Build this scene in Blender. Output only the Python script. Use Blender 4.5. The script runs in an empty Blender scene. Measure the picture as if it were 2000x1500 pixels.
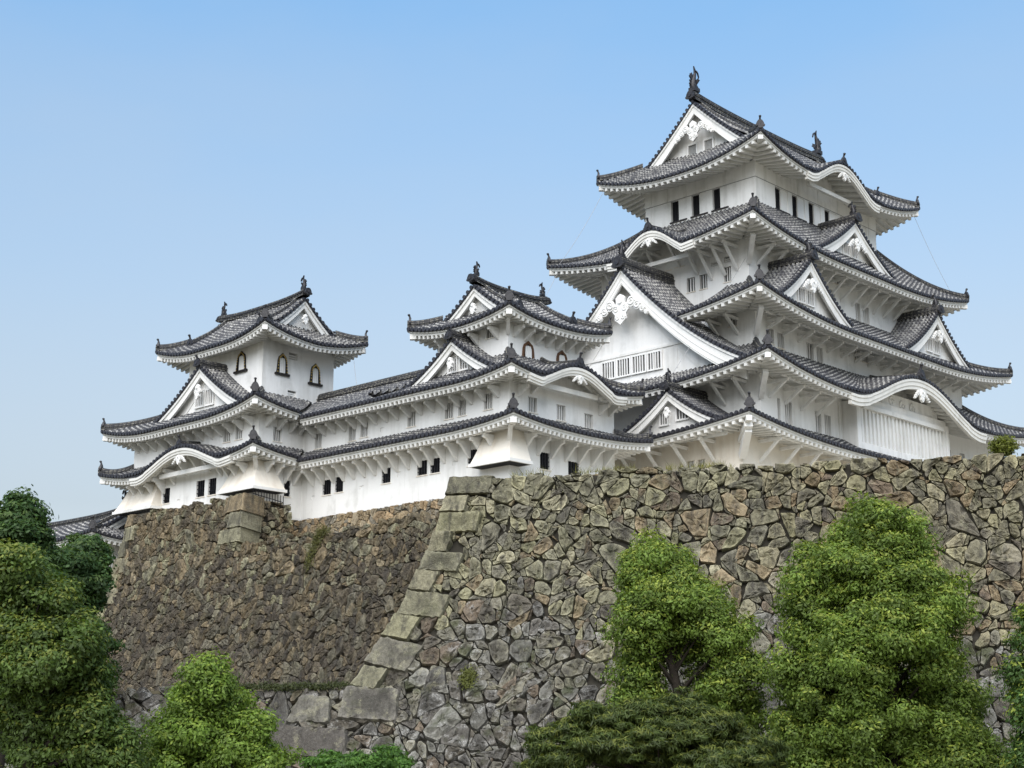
import bpy, math, random
import numpy as np
from mathutils import Matrix, Vector
random.seed(7); RNG = np.random.default_rng(7)
SC = bpy.context.scene
COL = SC.collection

# ---------------------------------------------------------------- camera, sky, sun, exposure
CAM = np.array([-83.08, -55.66, 1.6])
HEAD = math.radians(43.6)                      # heading of the camera measured from +X (the south front runs along +X)
cam = bpy.data.cameras.new('camera'); co = bpy.data.objects.new('camera', cam); COL.objects.link(co)
cam.sensor_width = 36; cam.lens = 36 * 2930 / 2000; cam.clip_end = 4000; cam.clip_start = 0.5
co.location = CAM; co.rotation_euler = (math.radians(90) + math.atan(700 / 2930), 0, HEAD - math.radians(90))
SC.camera = co
SUN_EL, SUN_AZ = math.radians(48), math.radians(211)   # direction towards the sun, azimuth from +X
w = bpy.data.worlds.new('World'); SC.world = w; w.use_nodes = True
nt = w.node_tree; bg = nt.nodes['Background']
sky = nt.nodes.new('ShaderNodeTexSky'); sky.sky_type = 'NISHITA'; sky.sun_disc = False
sky.sun_elevation = SUN_EL; sky.sun_rotation = math.radians(90) - SUN_AZ
sky.air_density = 1.0; sky.dust_density = 1.0; sky.ozone_density = 2.5
hs = nt.nodes.new('ShaderNodeHueSaturation')          # hazier near the horizon, deeper blue higher up
gx = nt.nodes.new('ShaderNodeTexCoord'); gz = nt.nodes.new('ShaderNodeSeparateXYZ'); gm = nt.nodes.new('ShaderNodeMapRange')
nt.links.new(gx.outputs['Generated'], gz.inputs[0]); nt.links.new(gz.outputs[2], gm.inputs[0])
for i_, v_ in zip((1, 2, 3, 4), (0.12, 0.47, 0.44, 1.05)): gm.inputs[i_].default_value = v_
gv = nt.nodes.new('ShaderNodeMapRange'); nt.links.new(gz.outputs[2], gv.inputs[0])
for i_, v_ in zip((1, 2, 3, 4), (0.15, 0.47, 0.48, 1.04)): gv.inputs[i_].default_value = v_
nt.links.new(gv.outputs[0], hs.inputs['Value']); hs.inputs['Hue'].default_value = 0.487
nt.links.new(gm.outputs[0], hs.inputs['Saturation'])
nt.links.new(sky.outputs[0], hs.inputs['Color']); cn = nt.nodes.new('ShaderNodeTexNoise'); cn.inputs['Scale'].default_value = 3.2; cn.inputs['Detail'].default_value = 5; cn.inputs['Roughness'].default_value = 0.5
cm = nt.nodes.new('ShaderNodeMapping'); cm.inputs['Scale'].default_value = (1, 1, 2.6); nt.links.new(gx.outputs['Generated'], cm.inputs[0]); nt.links.new(cm.outputs[0], cn.inputs['Vector'])
cr = nt.nodes.new('ShaderNodeMapRange'); nt.links.new(cn.outputs['Fac'], cr.inputs[0])
for i_, v_ in zip((1, 2, 3, 4), (0.42, 0.72, 0.0, 0.17)): cr.inputs[i_].default_value = v_
cx = nt.nodes.new('ShaderNodeMix'); cx.data_type = 'RGBA'; nt.links.new(cr.outputs[0], cx.inputs[0]); cx.inputs[7].default_value = (2.3, 2.55, 2.8, 1)   # thin veil of cloud
nt.links.new(hs.outputs[0], cx.inputs[6]); nt.links.new(cx.outputs[2], bg.inputs['Color'])
bg.inputs['Strength'].default_value = 0.15
sl = bpy.data.lights.new('sun', 'SUN'); so = bpy.data.objects.new('sun', sl); COL.objects.link(so)
sl.energy = 2.9; sl.angle = math.radians(72); sl.color = (1.0, 0.96, 0.9)
sd = Vector((math.cos(SUN_EL) * math.cos(SUN_AZ), math.cos(SUN_EL) * math.sin(SUN_AZ), math.sin(SUN_EL)))
so.rotation_euler = (-sd).to_track_quat('-Z', 'Y').to_euler()
SC.view_settings.view_transform = 'Standard'; SC.view_settings.look = 'None'
SC.view_settings.exposure = 0.78; SC.view_settings.gamma = 1

# ---------------------------------------------------------------- materials
class NT:
    def __init__(s, name, rough=0.8):
        s.m = bpy.data.materials.new(name); s.m.use_nodes = True
        s.t = s.m.node_tree; s.b = s.t.nodes['Principled BSDF']; s.b.inputs['Roughness'].default_value = rough
        s.b.inputs['Specular IOR Level'].default_value = 0.25
        s.tc = s.n('ShaderNodeTexCoord')
    def n(s, k, **kw):
        q = s.t.nodes.new(k)
        for a, v in kw.items(): setattr(q, a, v)
        return q
    def set(s, sock, v):
        if hasattr(v, 'is_output') or hasattr(v, 'links'): s.t.links.new(v, sock)
        else: sock.default_value = v
    def noise(s, scale, detail=4, vec=None, rough=0.55, stretch=None):
        q = s.n('ShaderNodeTexNoise'); q.inputs['Scale'].default_value = scale
        q.inputs['Detail'].default_value = detail; q.inputs['Roughness'].default_value = rough
        v = vec or s.tc.outputs['Object']
        if stretch:
            mp = s.n('ShaderNodeMapping'); mp.inputs['Scale'].default_value = stretch
            s.t.links.new(v, mp.inputs['Vector']); v = mp.outputs[0]
        s.t.links.new(v, q.inputs['Vector']); return q.outputs['Fac']
    def ramp(s, f, a, b, lo=0., hi=1.):
        q = s.n('ShaderNodeMapRange'); s.set(q.inputs[0], f)
        for i, v in zip((1, 2, 3, 4), (a, b, lo, hi)): q.inputs[i].default_value = v
        q.clamp = True; return q.outputs[0]
    def math(s, op, a, b=0.):
        q = s.n('ShaderNodeMath', operation=op); s.set(q.inputs[0], a); s.set(q.inputs[1], b); return q.outputs[0]
    def mix(s, f, a, b, mode='MIX'):
        q = s.n('ShaderNodeMix', data_type='RGBA', blend_type=mode)
        s.set(q.inputs[0], f); s.set(q.inputs[6], a); s.set(q.inputs[7], b); return q.outputs[2]
    def bump(s, h, strength=0.4, dist=0.05):
        q = s.n('ShaderNodeBump'); q.inputs['Strength'].default_value = strength; q.inputs['Distance'].default_value = dist
        s.set(q.inputs['Height'], h); s.t.links.new(q.outputs[0], s.b.inputs['Normal'])
    def col(s, c): s.set(s.b.inputs['Base Color'], c); return s.m
def rgb(r, g, b): return (r, g, b, 1)

def plaster(name, base, stain):
    k = NT(name, 0.9)
    big = k.noise(0.35, 4); streak = k.noise(1.0, 5, stretch=(2.2, 2.2, 0.22)); fine = k.noise(9, 3)
    f = k.ramp(k.math('MULTIPLY', streak, k.ramp(big, 0.35, 0.7, 0.6, 1.25)), 0.40, 0.74, 0, 0.62)
    c = k.mix(f, base, stain)
    c = k.mix(k.ramp(fine, 0.3, 0.7, 0, 0.10), c, rgb(0.55, 0.54, 0.5))
    c = k.mix(k.ramp(k.noise(0.7, 7, rough=0.65), 0.54, 0.74, 0, 0.38), c, rgb(0.44, 0.44, 0.42))
    k.bump(k.noise(3.0, 5), 0.12, 0.05)
    return k.col(c)
M_PL = plaster('white_plaster', rgb(0.79, 0.785, 0.765), rgb(0.53, 0.52, 0.485))
M_PLC = plaster('cream_plaster', rgb(0.76, 0.71, 0.625), rgb(0.55, 0.46, 0.35))
M_TRIM = plaster('trim_plaster', rgb(0.74, 0.735, 0.71), rgb(0.55, 0.54, 0.50))
M_KAR = plaster('arch_board_plaster', rgb(0.67, 0.66, 0.62), rgb(0.47, 0.455, 0.41))
M_FAS = plaster('weathered_eave_plaster', rgb(0.60, 0.60, 0.575), rgb(0.42, 0.415, 0.385))

def tile_mat(name, joint, dirt):
    k = NT(name, 0.62); k.b.inputs['Specular IOR Level'].default_value = 0.35
    uv = k.n('ShaderNodeSeparateXYZ'); k.t.links.new(k.tc.outputs['UV'], uv.inputs[0])
    u, v = uv.outputs[0], uv.outputs[1]
    band = k.math('FRACT', k.math('MULTIPLY', v, 1 / 0.38))
    ring = k.ramp(k.math('ABSOLUTE', k.math('SUBTRACT', band, 0.5)), 0.17, 0.22, 1, 0)
    edge = k.ramp(k.math('ABSOLUTE', k.math('SUBTRACT', k.math('ABSOLUTE', k.math('SUBTRACT', u, 0.5)), 0.25)), 0.07, 0.12, 1, 0)
    barrel = k.ramp(k.math('ABSOLUTE', k.math('SUBTRACT', u, 0.5)), 0.22, 0.27, 1, 0)
    pl = k.math('MAXIMUM', k.math('MULTIPLY', ring, barrel), k.math('MULTIPLY', edge, 0.8))
    n1 = k.noise(0.35, 4); n2 = k.noise(4.0, 5); n3 = k.noise(22.0, 2)
    pl = k.math('MULTIPLY', pl, k.ramp(n2, 0.38, 0.58, 0.12, 1.0))
    pl = k.math('MULTIPLY', pl, k.ramp(n1, 0.38, 0.60, joint * 0.5, joint))
    dark = k.mix(k.ramp(n3, 0.35, 0.7), rgb(0.014, 0.014, 0.019), rgb(0.05, 0.05, 0.056))
    dark = k.mix(k.ramp(n2, 0.5, 0.72, 0, dirt), dark, rgb(0.13, 0.125, 0.10))
    c = k.mix(pl, dark, rgb(0.44, 0.43, 0.40))
    k.bump(k.math('ADD', k.math('MULTIPLY', band, 1.2), k.math('MULTIPLY', n3, 0.3)), 0.8, 0.05)
    return k.col(c)
M_TILE = tile_mat('roof_tile', 0.85, 0.5)
M_TILE2 = tile_mat('roof_tile_old', 0.55, 0.5)
def dark_tile(name, a, b):
    k = NT(name, 0.5); k.b.inputs['Specular IOR Level'].default_value = 0.4
    n = k.noise(7, 4); c = k.mix(k.ramp(n, 0.35, 0.7), a, b)
    k.bump(k.noise(20, 2), 0.2, 0.02); return k.col(c)
M_END = dark_tile('tile_end', rgb(0.012, 0.012, 0.018), rgb(0.05, 0.05, 0.056))
M_ORN = dark_tile('ornament_tile', rgb(0.011, 0.011, 0.014), rgb(0.042, 0.040, 0.042))
k = NT('ridge_tile', 0.6)
uv = k.n('ShaderNodeSeparateXYZ'); k.t.links.new(k.tc.outputs['UV'], uv.inputs[0])
row = k.math('FRACT', k.math('MULTIPLY', uv.outputs[1], 1 / 0.115))
ln = k.ramp(row, 0.62, 0.72)
dash = k.ramp(k.math('FRACT', k.math('MULTIPLY', uv.outputs[0], 1 / 0.29)), 0.70, 0.76, 1, 0)
n2 = k.noise(4, 4)
f = k.math('MULTIPLY', k.math('MULTIPLY', ln, dash), k.ramp(n2, 0.4, 0.62, 0.05, 0.75))
M_RIDGE = k.col(k.mix(f, k.mix(k.ramp(k.noise(16, 3), 0.35, 0.7), rgb(0.014, 0.014, 0.018), rgb(0.055, 0.055, 0.058)), rgb(0.40, 0.38, 0.31)))

def flat(name, c, rough=0.7, metal=0, var=0.25):
    k = NT(name, rough); k.b.inputs['Metallic'].default_value = metal
    n = k.noise(5, 3); d = tuple(x * (1 - var) for x in c[:3]) + (1,)
    return k.col(k.mix(k.ramp(n, 0.3, 0.7), c, d))
M_DARK = flat('dark_opening', rgb(0.018, 0.018, 0.02), 0.8)
M_DIM = flat('dim_interior', rgb(0.075, 0.075, 0.078), 0.9, 0, 0.6)
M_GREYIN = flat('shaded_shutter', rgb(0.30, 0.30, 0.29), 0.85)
M_IRON = flat('black_iron', rgb(0.012, 0.012, 0.016), 0.5)
M_LACQ = flat('black_lacquer', rgb(0.02, 0.016, 0.014), 0.35)
M_BROWN = flat('brown_timber', rgb(0.12, 0.06, 0.03), 0.6)
M_GOLD = flat('gilt_metal', rgb(0.75, 0.52, 0.16), 0.35, 1.0, 0.2)
M_SILL = flat('dark_sill', rgb(0.035, 0.03, 0.03), 0.6)
M_CABLE = flat('cable', rgb(0.40, 0.40, 0.40), 0.5)
M_EARTH = flat('earth', rgb(0.16, 0.14, 0.09), 0.95)
M_GRAVEL = flat('pale_earth', rgb(0.42, 0.38, 0.30), 0.95)
M_BARK = flat('bark', rgb(0.035, 0.028, 0.022), 0.95, 0, 0.4)
M_GRASS = flat('dry_grass', rgb(0.20, 0.19, 0.05), 0.9, 0, 0.4)

def stone_mat(name, lichen_c, lichen_amt, stain_amt, moss=0.0):
    k = NT(name, 0.95); k.b.inputs['Specular IOR Level'].default_value = 0.1
    at = k.n('ShaderNodeVertexColor', layer_name='tone')
    n1 = k.noise(2.2, 6, rough=0.65); n2 = k.noise(8, 6, rough=0.7); n3 = k.noise(26, 4, rough=0.7)
    st = k.noise(1.6, 5, stretch=(1.6, 1.6, 0.5))
    vst = k.noise(5.0, 4, stretch=(1.6, 1.6, 0.16))
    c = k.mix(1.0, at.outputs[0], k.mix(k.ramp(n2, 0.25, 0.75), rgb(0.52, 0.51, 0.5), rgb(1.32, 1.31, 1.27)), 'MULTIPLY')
    c = k.mix(k.ramp(k.math('ADD', k.math('MULTIPLY', st, 0.7), k.math('MULTIPLY', vst, 0.3)), 0.47, 0.62, 0, stain_amt), c, rgb(0.05, 0.046, 0.04))
    c = k.mix(k.math('MULTIPLY', k.ramp(n1, 0.52, 0.64), k.ramp(n3, 0.42, 0.6, 0, lichen_amt)), c, lichen_c)
    c = k.mix(k.ramp(n3, 0.60, 0.72, 0, 0.5), c, rgb(0.42, 0.41, 0.36))
    if moss: c = k.mix(k.ramp(k.noise(0.9, 5), 0.55, 0.66, 0, moss), c, rgb(0.045, 0.055, 0.018))
    k.bump(k.math('ADD', n2, k.math('MULTIPLY', n3, 0.5)), 0.9, 0.09)
    return k.col(c)
M_STA = stone_mat('grey_granite', rgb(0.36, 0.34, 0.22), 0.6, 0.78, 0.25)
M_STB = stone_mat('brown_stone', rgb(0.30, 0.26, 0.17), 0.45, 0.8, 0.15)
M_STC = stone_mat('mossy_granite', rgb(0.46, 0.45, 0.42), 0.85, 0.6, 0.6)
M_STD = stone_mat('sandstone', rgb(0.42, 0.36, 0.26), 0.4, 0.25)
M_GAP = flat('joint_soil', rgb(0.034, 0.031, 0.024), 1.0)

def leaf_mat(name):
    k = NT(name, 0.55); k.b.inputs['Specular IOR Level'].default_value = 0.3
    at = k.n('ShaderNodeVertexColor', layer_name='tone')
    tr = k.n('ShaderNodeBsdfTranslucent'); mx = k.n('ShaderNodeMixShader'); mx.inputs[0].default_value = 0.35
    k.t.links.new(at.outputs[0], k.b.inputs['Base Color'])
    k.t.links.new(k.mix(1.0, at.outputs[0], rgb(1.25, 1.3, 0.6), 'MULTIPLY'), tr.inputs['Color'])
    k.t.links.new(k.b.outputs[0], mx.inputs[1]); k.t.links.new(tr.outputs[0], mx.inputs[2])
    k.t.links.new(mx.outputs[0], k.t.nodes['Material Output'].inputs['Surface'])
    return k.m
M_LEAF = leaf_mat('leaves')

# ---------------------------------------------------------------- mesh building
class MB:
    """collects quads / polygons with material slots, uvs and colours, then links them as ONE mesh object"""
    def __init__(s): s.V = []; s.F = []; s.n = 0; s.mats = []; s.uv = {}; s.nf = 0; s.col = []; s.smooth = set()
    def mi(s, m):
        if m not in s.mats: s.mats.append(m)
        return s.mats.index(m)
    def add(s, verts, faces, m, uvs=None, smooth=False, col=None):
        verts = np.asarray(verts, float).reshape(-1, 3); b = s.n
        s.V.append(verts); s.n += len(verts); i = s.mi(m)
        for q, f in enumerate(faces):
            s.F.append((tuple(int(x) + b for x in f), i, smooth, None if uvs is None else uvs[q]))
        s.col.append(np.tile(col if col is not None else (1, 1, 1), (len(verts), 1)) if col is None or np.ndim(col) == 1 else np.asarray(col))
    def box(s, c, ax, ay, az, m):
        """box with centre c and half-axis vectors"""
        c, ax, ay, az = (np.asarray(q, float) for q in (c, ax, ay, az))
        v = [c + i * ax + j * ay + k_ * az for k_ in (-1, 1) for j in (-1, 1) for i in (-1, 1)]
        s.add(v, [(0, 2, 3, 1), (4, 5, 7, 6), (0, 1, 5, 4), (2, 6, 7, 3), (0, 4, 6, 2), (1, 3, 7, 5)], m)
    def bx(s, x0, x1, y0, y1, z0, z1, m):
        s.box(((x0 + x1) / 2, (y0 + y1) / 2, (z0 + z1) / 2), ((x1 - x0) / 2, 0, 0), (0, (y1 - y0) / 2, 0), (0, 0, (z1 - z0) / 2), m)
    def bar(s, p, q, w, h, m, up=(0, 0, 1)):
        p, q = np.asarray(p, float), np.asarray(q, float); d = q - p; L = np.linalg.norm(d); d /= L
        a = np.cross(d, up); a /= np.linalg.norm(a); b = np.cross(a, d)
        s.box((p + q) / 2, d * L / 2, a * w / 2, b * h / 2, m)
    def grid(s, P, m, uv=None, smooth=False, close=False, flip=False):
        """P: array (i,j,3)"""
        P = np.asarray(P, float); I, J = P.shape[:2]; f = []; us = [] if uv is not None else None
        for i in range(I - 1):
            for j in range(J if close else J - 1):
                j2 = (j + 1) % J
                q = (i * J + j, i * J + j2, (i + 1) * J + j2, (i + 1) * J + j)
                if flip: q = q[::-1]
                f.append(q)
                if uv is not None: us.append([uv[x // J][x % J] for x in q])
        s.add(P.reshape(-1, 3), f, m, us, smooth)
    def prism(s, poly, off, m):
        """closed polygon (n,3) extruded by vector off; convexity not needed for the n-gon caps"""
        P = np.asarray(poly, float); n = len(P); v = np.vstack([P, P + np.asarray(off)])
        f = [tuple(range(n))[::-1], tuple(range(n, 2 * n))] + [(i, (i + 1) % n, n + (i + 1) % n, n + i) for i in range(n)]
        s.add(v, f, m)
    def tube(s, path, rad, m, sides=8, cap=True, flatten=None, smooth=True):
        P = np.asarray(path, float); n = len(P); rad = np.broadcast_to(rad, n)
        T = np.gradient(P, axis=0); T /= np.linalg.norm(T, axis=1)[:, None] + 1e-9
        ref = np.array([0.31, 0.17, 0.93]) if abs(T[0][2]) < 0.9 else np.array([1., 0.1, 0])
        rings = []; a = np.cross(T[0], ref); a /= np.linalg.norm(a)
        for i in range(n):
            a = a - T[i] * np.dot(a, T[i]); a /= np.linalg.norm(a); b = np.cross(T[i], a)
            th = np.arange(sides) * 2 * math.pi / sides
            r = (np.cos(th)[:, None] * a + np.sin(th)[:, None] * b) * rad[i]
            if flatten is not None: r = r * np.asarray(flatten)
            rings.append(P[i] + r)
        s.grid(np.array(rings), m, smooth=smooth, close=True)
        if cap:
            s.add(rings[0], [tuple(range(sides))[::-1]], m); s.add(rings[-1], [tuple(range(sides))], m)
    def build(s, name, parent=None, color=False):
        me = bpy.data.meshes.new(name)
        V = np.vstack(s.V) if s.V else np.zeros((0, 3))
        off = np.zeros(3)
        me.from_pydata((V - off).tolist(), [], [f[0] for f in s.F])
        for m in s.mats: me.materials.append(m)
        me.polygons.foreach_set('material_index', [f[1] for f in s.F])
        me.polygons.foreach_set('use_smooth', [f[2] for f in s.F])
        if any(f[3] is not None for f in s.F):
            ul = me.uv_layers.new(name='UVMap'); flatuv = []
            for f in s.F:
                if f[3] is None: flatuv += [0., 0.] * len(f[0])
                else:
                    for x in f[3]: flatuv += [float(x[0]), float(x[1])]
            ul.data.foreach_set('uv', flatuv)
        if color:
            ca = me.color_attributes.new('tone', 'FLOAT_COLOR', 'POINT')
            c = np.ones((len(V), 4)); c[:, :3] = np.vstack(s.col); ca.data.foreach_set('color', c.ravel())
        me.update()
        return link(name, me, parent)
def link(name, me, parent=None, loc=None):
    o = bpy.data.objects.new(name, me); COL.objects.link(o)
    if parent is not None:
        o.parent = parent
        r = parent
        while r.parent is not None: r = r.parent
        if parent is r: o.location = -Vector(r.location)     # part vertices are in world coordinates
    if loc is not None: o.location = loc
    return o
def thing(name, label, cat, loc, group=None):
    o = bpy.data.objects.new(name, None); COL.objects.link(o); o.location = loc; o.empty_display_size = 1
    return tag(o, label, cat, group)
def tag(o, label, cat, group=None):
    o['label'] = label; o['category'] = cat
    if group: o['group'] = group
    return o
def struct(name, mb, color=False):
    o = mb.build(name, None, color); o['kind'] = 'structure'; return o

# ---------------------------------------------------------------- roofs
Z = np.array([0, 0, 1.])
class Side:
    def __init__(s, rect, k):
        u0, v0, u1, v1 = rect; s.k = k
        s.A, s.t, s.n, s.L = {'S': ((u0, v0), (1, 0), (0, 1), u1 - u0), 'E': ((u1, v0), (0, 1), (-1, 0), v1 - v0),
                              'N': ((u1, v1), (-1, 0), (0, -1), u1 - u0), 'W': ((u0, v1), (0, -1), (1, 0), v1 - v0)}[k]
        s.A = np.array(s.A + (0,), float); s.t = np.array(s.t + (0,), float); s.n = np.array(s.n + (0,), float)
    def s_of(s, c):   # world coordinate along the side -> s
        return {'S': c - s.A[0], 'E': c - s.A[1], 'N': s.A[0] - c, 'W': s.A[1] - c}[s.k]
    def pt(s, a, d, z):
        a, d, z = np.broadcast_arrays(np.asarray(a, float), np.asarray(d, float), np.asarray(z, float))
        return s.A + a[..., None] * s.t + d[..., None] * s.n + z[..., None] * Z

PROF = [(-0.5, -0.035), (-0.30, -0.02), (-0.27, 0.06), (-0.17, 0.135), (0, 0.165), (0.17, 0.135), (0.27, 0.06), (0.30, -0.02), (0.5, -0.035)]
def kara_f(y):
    y = np.abs(y)
    return np.where(y < 1, 0.5 * (1 + np.cos(np.pi * np.clip(y, 0, 1) ** 1.05)), -0.6 * (y - 1))

class Roof:
    """one tiled skirt (or hip) roof: rows of barrel tiles, tile ends, white eave with rafters, hip ridges"""
    def __init__(s, parent, outer, inner, ze, rise, lift, lower, a=0.72, w=0.36, raf=0.5, mat=None, Lc=None, slope=0.28, name='tiled_roof'):
        s.parent, s.outer, s.inner, s.ze, s.rise, s.lift, s.lower, s.a, s.w, s.raf = parent, outer, inner, ze, rise, lift, lower, a, w, raf
        s.mat = mat or M_TILE; s.Lc = Lc; s.slope = slope
        s.tiles = MB(); s.ends = MB(); s.eave = MB(); s.hips = []; s.name = name
        s.sd = {}
        for k in 'SENW':
            q = Side(outer, k); o, i, l = outer, inner, lower
            q.run = {'S': i[1] - o[1], 'E': o[2] - i[2], 'N': o[3] - i[3], 'W': i[0] - o[0]}[k]
            q.ov = {'S': l[1] - o[1], 'E': o[2] - l[2], 'N': o[3] - l[3], 'W': l[0] - o[0]}[k]
            ins = {'S': i[1] - o[1], 'E': o[2] - i[2], 'N': o[3] - i[3], 'W': i[0] - o[0]}
            q.iL = ins[{'S': 'W', 'E': 'S', 'N': 'E', 'W': 'N'}[k]]; q.iR = ins[{'S': 'E', 'E': 'N', 'N': 'W', 'W': 'S'}[k]]
            q.fL = q.fR = 1.0; q.kara = None; q.range = (0, q.L); q.skip = []; q.d0 = None; q.d1 = None; q.crange = None; q.mL = q.mR = 1; q.rise = rise
            q.lc = Lc or min(0.5 * q.L, 9.0)
            s.sd[k] = q
    def lifts(s, q, a, x=0.):
        l = np.clip(1 - (a - q.iL * x) / q.lc, 0, 1) ** 2.2 * q.fL; r = np.clip(1 - (q.L - a - q.iR * x) / q.lc, 0, 1) ** 2.2 * q.fR
        return s.lift * np.maximum(l, r)
    def kz(s, q, a): c, h, H = q.kara; return H * kara_f((a - c) / h)
    def z(s, q, a, d):
        a, d = np.broadcast_arrays(np.asarray(a, float), np.asarray(d, float))
        x = np.clip(d / q.run, -0.1, 1.2)
        z = s.ze + q.rise * (s.a * x + (1 - s.a) * x * np.abs(x)) + s.lifts(q, a, x) * np.clip(1 - x, 0, 1) ** 2
        if q.kara is not None:
            zk = s.ze + s.kz(q, a) + 0.10 * d
            z = np.where(np.abs(a - q.kara[0]) < q.kara[1] * 1.15, 0.5 * (z + zk + np.sqrt((z - zk) ** 2 + 0.06)) - 0.0, z)
        return z
    def zeave(s, q, a):
        z = s.ze + s.lifts(q, np.asarray(a, float))
        if q.kara is not None: z = np.maximum(z, s.ze + s.kz(q, a))
        return z
    def zs(s, q, a, d):
        return s.zeave(q, a) - 0.32 + s.slope * d - s.lifts(q, a) * np.clip(d / max(q.ov, .1), 0, 1) * 0.6
    def intervals(s, q):
        a, b = q.range; cur = a; out = []
        for x, y in sorted(q.skip):
            if x > cur: out.append((cur, x))
            cur = max(cur, y)
        if cur < b: out.append((cur, b))
        return out
    def columns(s, q, nseg=9):
        av = []
        for a, b in (s.intervals(q) if q.crange is None else [q.crange]):
            n = max(1, int(round((b - a) / s.w))); av += list(a + (np.arange(n) + 0.5) * (b - a) / n)
        av = np.array(av); d0 = np.zeros_like(av); 
        if q.d1 is not None: d1 = np.array([q.d1(a) for a in av])
        else:
            d1 = np.full_like(av, q.run)
            if q.fL: d1 = np.minimum(d1, av * q.run / max(q.iL, .01))
            if q.fR: d1 = np.minimum(d1, (q.L - av) * q.run / max(q.iR, .01))
        if q.d0 is not None: d0 = np.array([q.d0(a) for a in av])
        ok = d1 - d0 > 0.08; av, d0, d1 = av[ok], d0[ok], d1[ok]
        tt = np.linspace(0, 1, nseg + 1)
        D = d0[:, None] + (d1 - d0)[:, None] * tt; A = np.repeat(av[:, None], nseg + 1, 1)
        zz = s.z(q, A, D); e = 0.05
        zsd = (s.z(q, A + e, D) - s.z(q, A - e, D)) / (2 * e); zdd = (s.z(q, A, D + e) - s.z(q, A, D - e)) / (2 * e)
        T = q.t + zsd[..., None] * Z; N = Z - zsd[..., None] * q.t - zdd[..., None] * q.n
        N /= np.linalg.norm(N, axis=-1)[..., None]
        P = q.pt(A, D, zz)
        pr = np.array(PROF)
        G = P[:, :, None, :] + T[:, :, None, :] * (pr[:, 0] * s.w)[None, None, :, None] + N[:, :, None, :] * pr[:, 1][None, None, :, None]
        ln = D * np.sqrt(1 + zdd ** 2)
        nc, ns, npf = G.shape[:3]
        uu = np.linspace(0, 1, npf)
        idx = np.arange(nc * ns * npf).reshape(nc, ns, npf)
        f = np.stack([idx[:, :-1, :-1], idx[:, :-1, 1:], idx[:, 1:, 1:], idx[:, 1:, :-1]], -1).reshape(-1, 4)
        U = np.broadcast_to(uu, (nc, ns, npf)).ravel(); Vv = np.broadcast_to((ln + (av * 0.37 % 0.3)[:, None])[:, :, None], (nc, ns, npf)).ravel()
        uvs = np.stack([U[f], Vv[f]], -1)
        s.tiles.add(G.reshape(-1, 3), f.tolist(), s.mat, uvs.tolist(), True)
        # round tile ends along the eave
        th = np.arange(8) * math.pi / 4 + math.pi / 8
        for i in range(nc):
            if d0[i] > 0.01: continue
            c = P[i, 0] + N[i, 0] * 0.045; t = T[i, 0]; out = -q.n
            R = [c + 0.13 * (np.cos(x) * t / np.linalg.norm(t) + np.sin(x) * Z) for x in th]
            s.ends.add(np.vstack([np.array(R) + out * 0.09, np.array(R) - out * 0.04]),
                       [tuple(range(8))] + [(j, j + 8, (j + 1) % 8 + 8, (j + 1) % 8) for j in range(8)], M_END)
    def ribbon(s, q, a, b, rows, mat, mb, mL, mR, step=0.3):
        n = max(2, int((b - a) / step)); x = np.linspace(0, 1, n + 1); R = []
        for d, zf in rows:
            aa = (a + d * mL) + x * ((b - d * mR) - (a + d * mL))
            R.append(q.pt(aa, d, zf(aa)))
        mb.grid(np.array(R), mat, smooth=False)
    def eaves(s, q):
        for a, b in s.intervals(q):
            mL = q.mL if a <= q.range[0] + 1e-6 else 0; mR = q.mR if b >= q.range[1] - 1e-6 else 0
            ze = lambda o: (lambda aa: s.zeave(q, aa) + o)
            s.ribbon(q, a, b, [(0.02, ze(0.03)), (-0.02, ze(0.02)), (-0.01, ze(-0.09)), (0.09, ze(-0.10))], M_END, s.ends, mL, mR)
            s.ribbon(q, a, b, [(0.04, ze(-0.095)), (0.05, ze(-0.17)), (0.11, ze(-0.175)), (0.12, ze(-0.30)), (0.22, ze(-0.345))], M_FAS, s.eave, mL, mR)
            if q.ov > 0.3:
                ds = np.linspace(0.2, q.ov + 0.02, 4)
                s.ribbon(q, a, b, [(d, (lambda d: (lambda aa: s.zs(q, aa, d)))(d)) for d in ds], M_TRIM, s.eave, mL, mR)
                if q.kara is not None:   # close the wall up into the arch
                    s.ribbon(q, max(a, q.kara[0] - q.kara[1]), min(b, q.kara[0] + q.kara[1]), [(q.ov - 0.01, (lambda aa: s.zs(q, aa, q.ov) + 0.05)), (q.ov - 0.012, (lambda aa: 0 * aa + s.ze - 0.6))], M_PL, s.eave, 0, 0)
                n = int((b - a) / s.raf)
                for i in range(n):
                    c = a + (i + 0.5) * (b - a) / n
                    dm = q.ov
                    if mL == 1: dm = min(dm, c - a - 0.1)
                    if mR == 1: dm = min(dm, b - c - 0.1)
                    if dm < 0.3: continue
                    wd, ht = s.raf * 0.20, 0.19
                    p = q.pt(np.array([0.13, dm]) * 0 + c, np.array([0.13, dm]), np.array([s.zs(q, c, 0.13), s.zs(q, c, dm)]) - ht / 2 - 0.01)
                    s.eave.bar(p[0], p[1], wd * 2, ht, M_TRIM)
    def hip(s, k, top=None, stop=0.0):
        """hip ridge at the corner where side k starts"""
        q = s.sd[k]; n = 12; xm = 1.0 if top is None else top
        x = np.linspace(0.0, xm, n + 1); d = x * q.run; a = x * q.iL
        P = q.pt(a, d, s.z(q, a, d) + 0.06)
        return P
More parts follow.
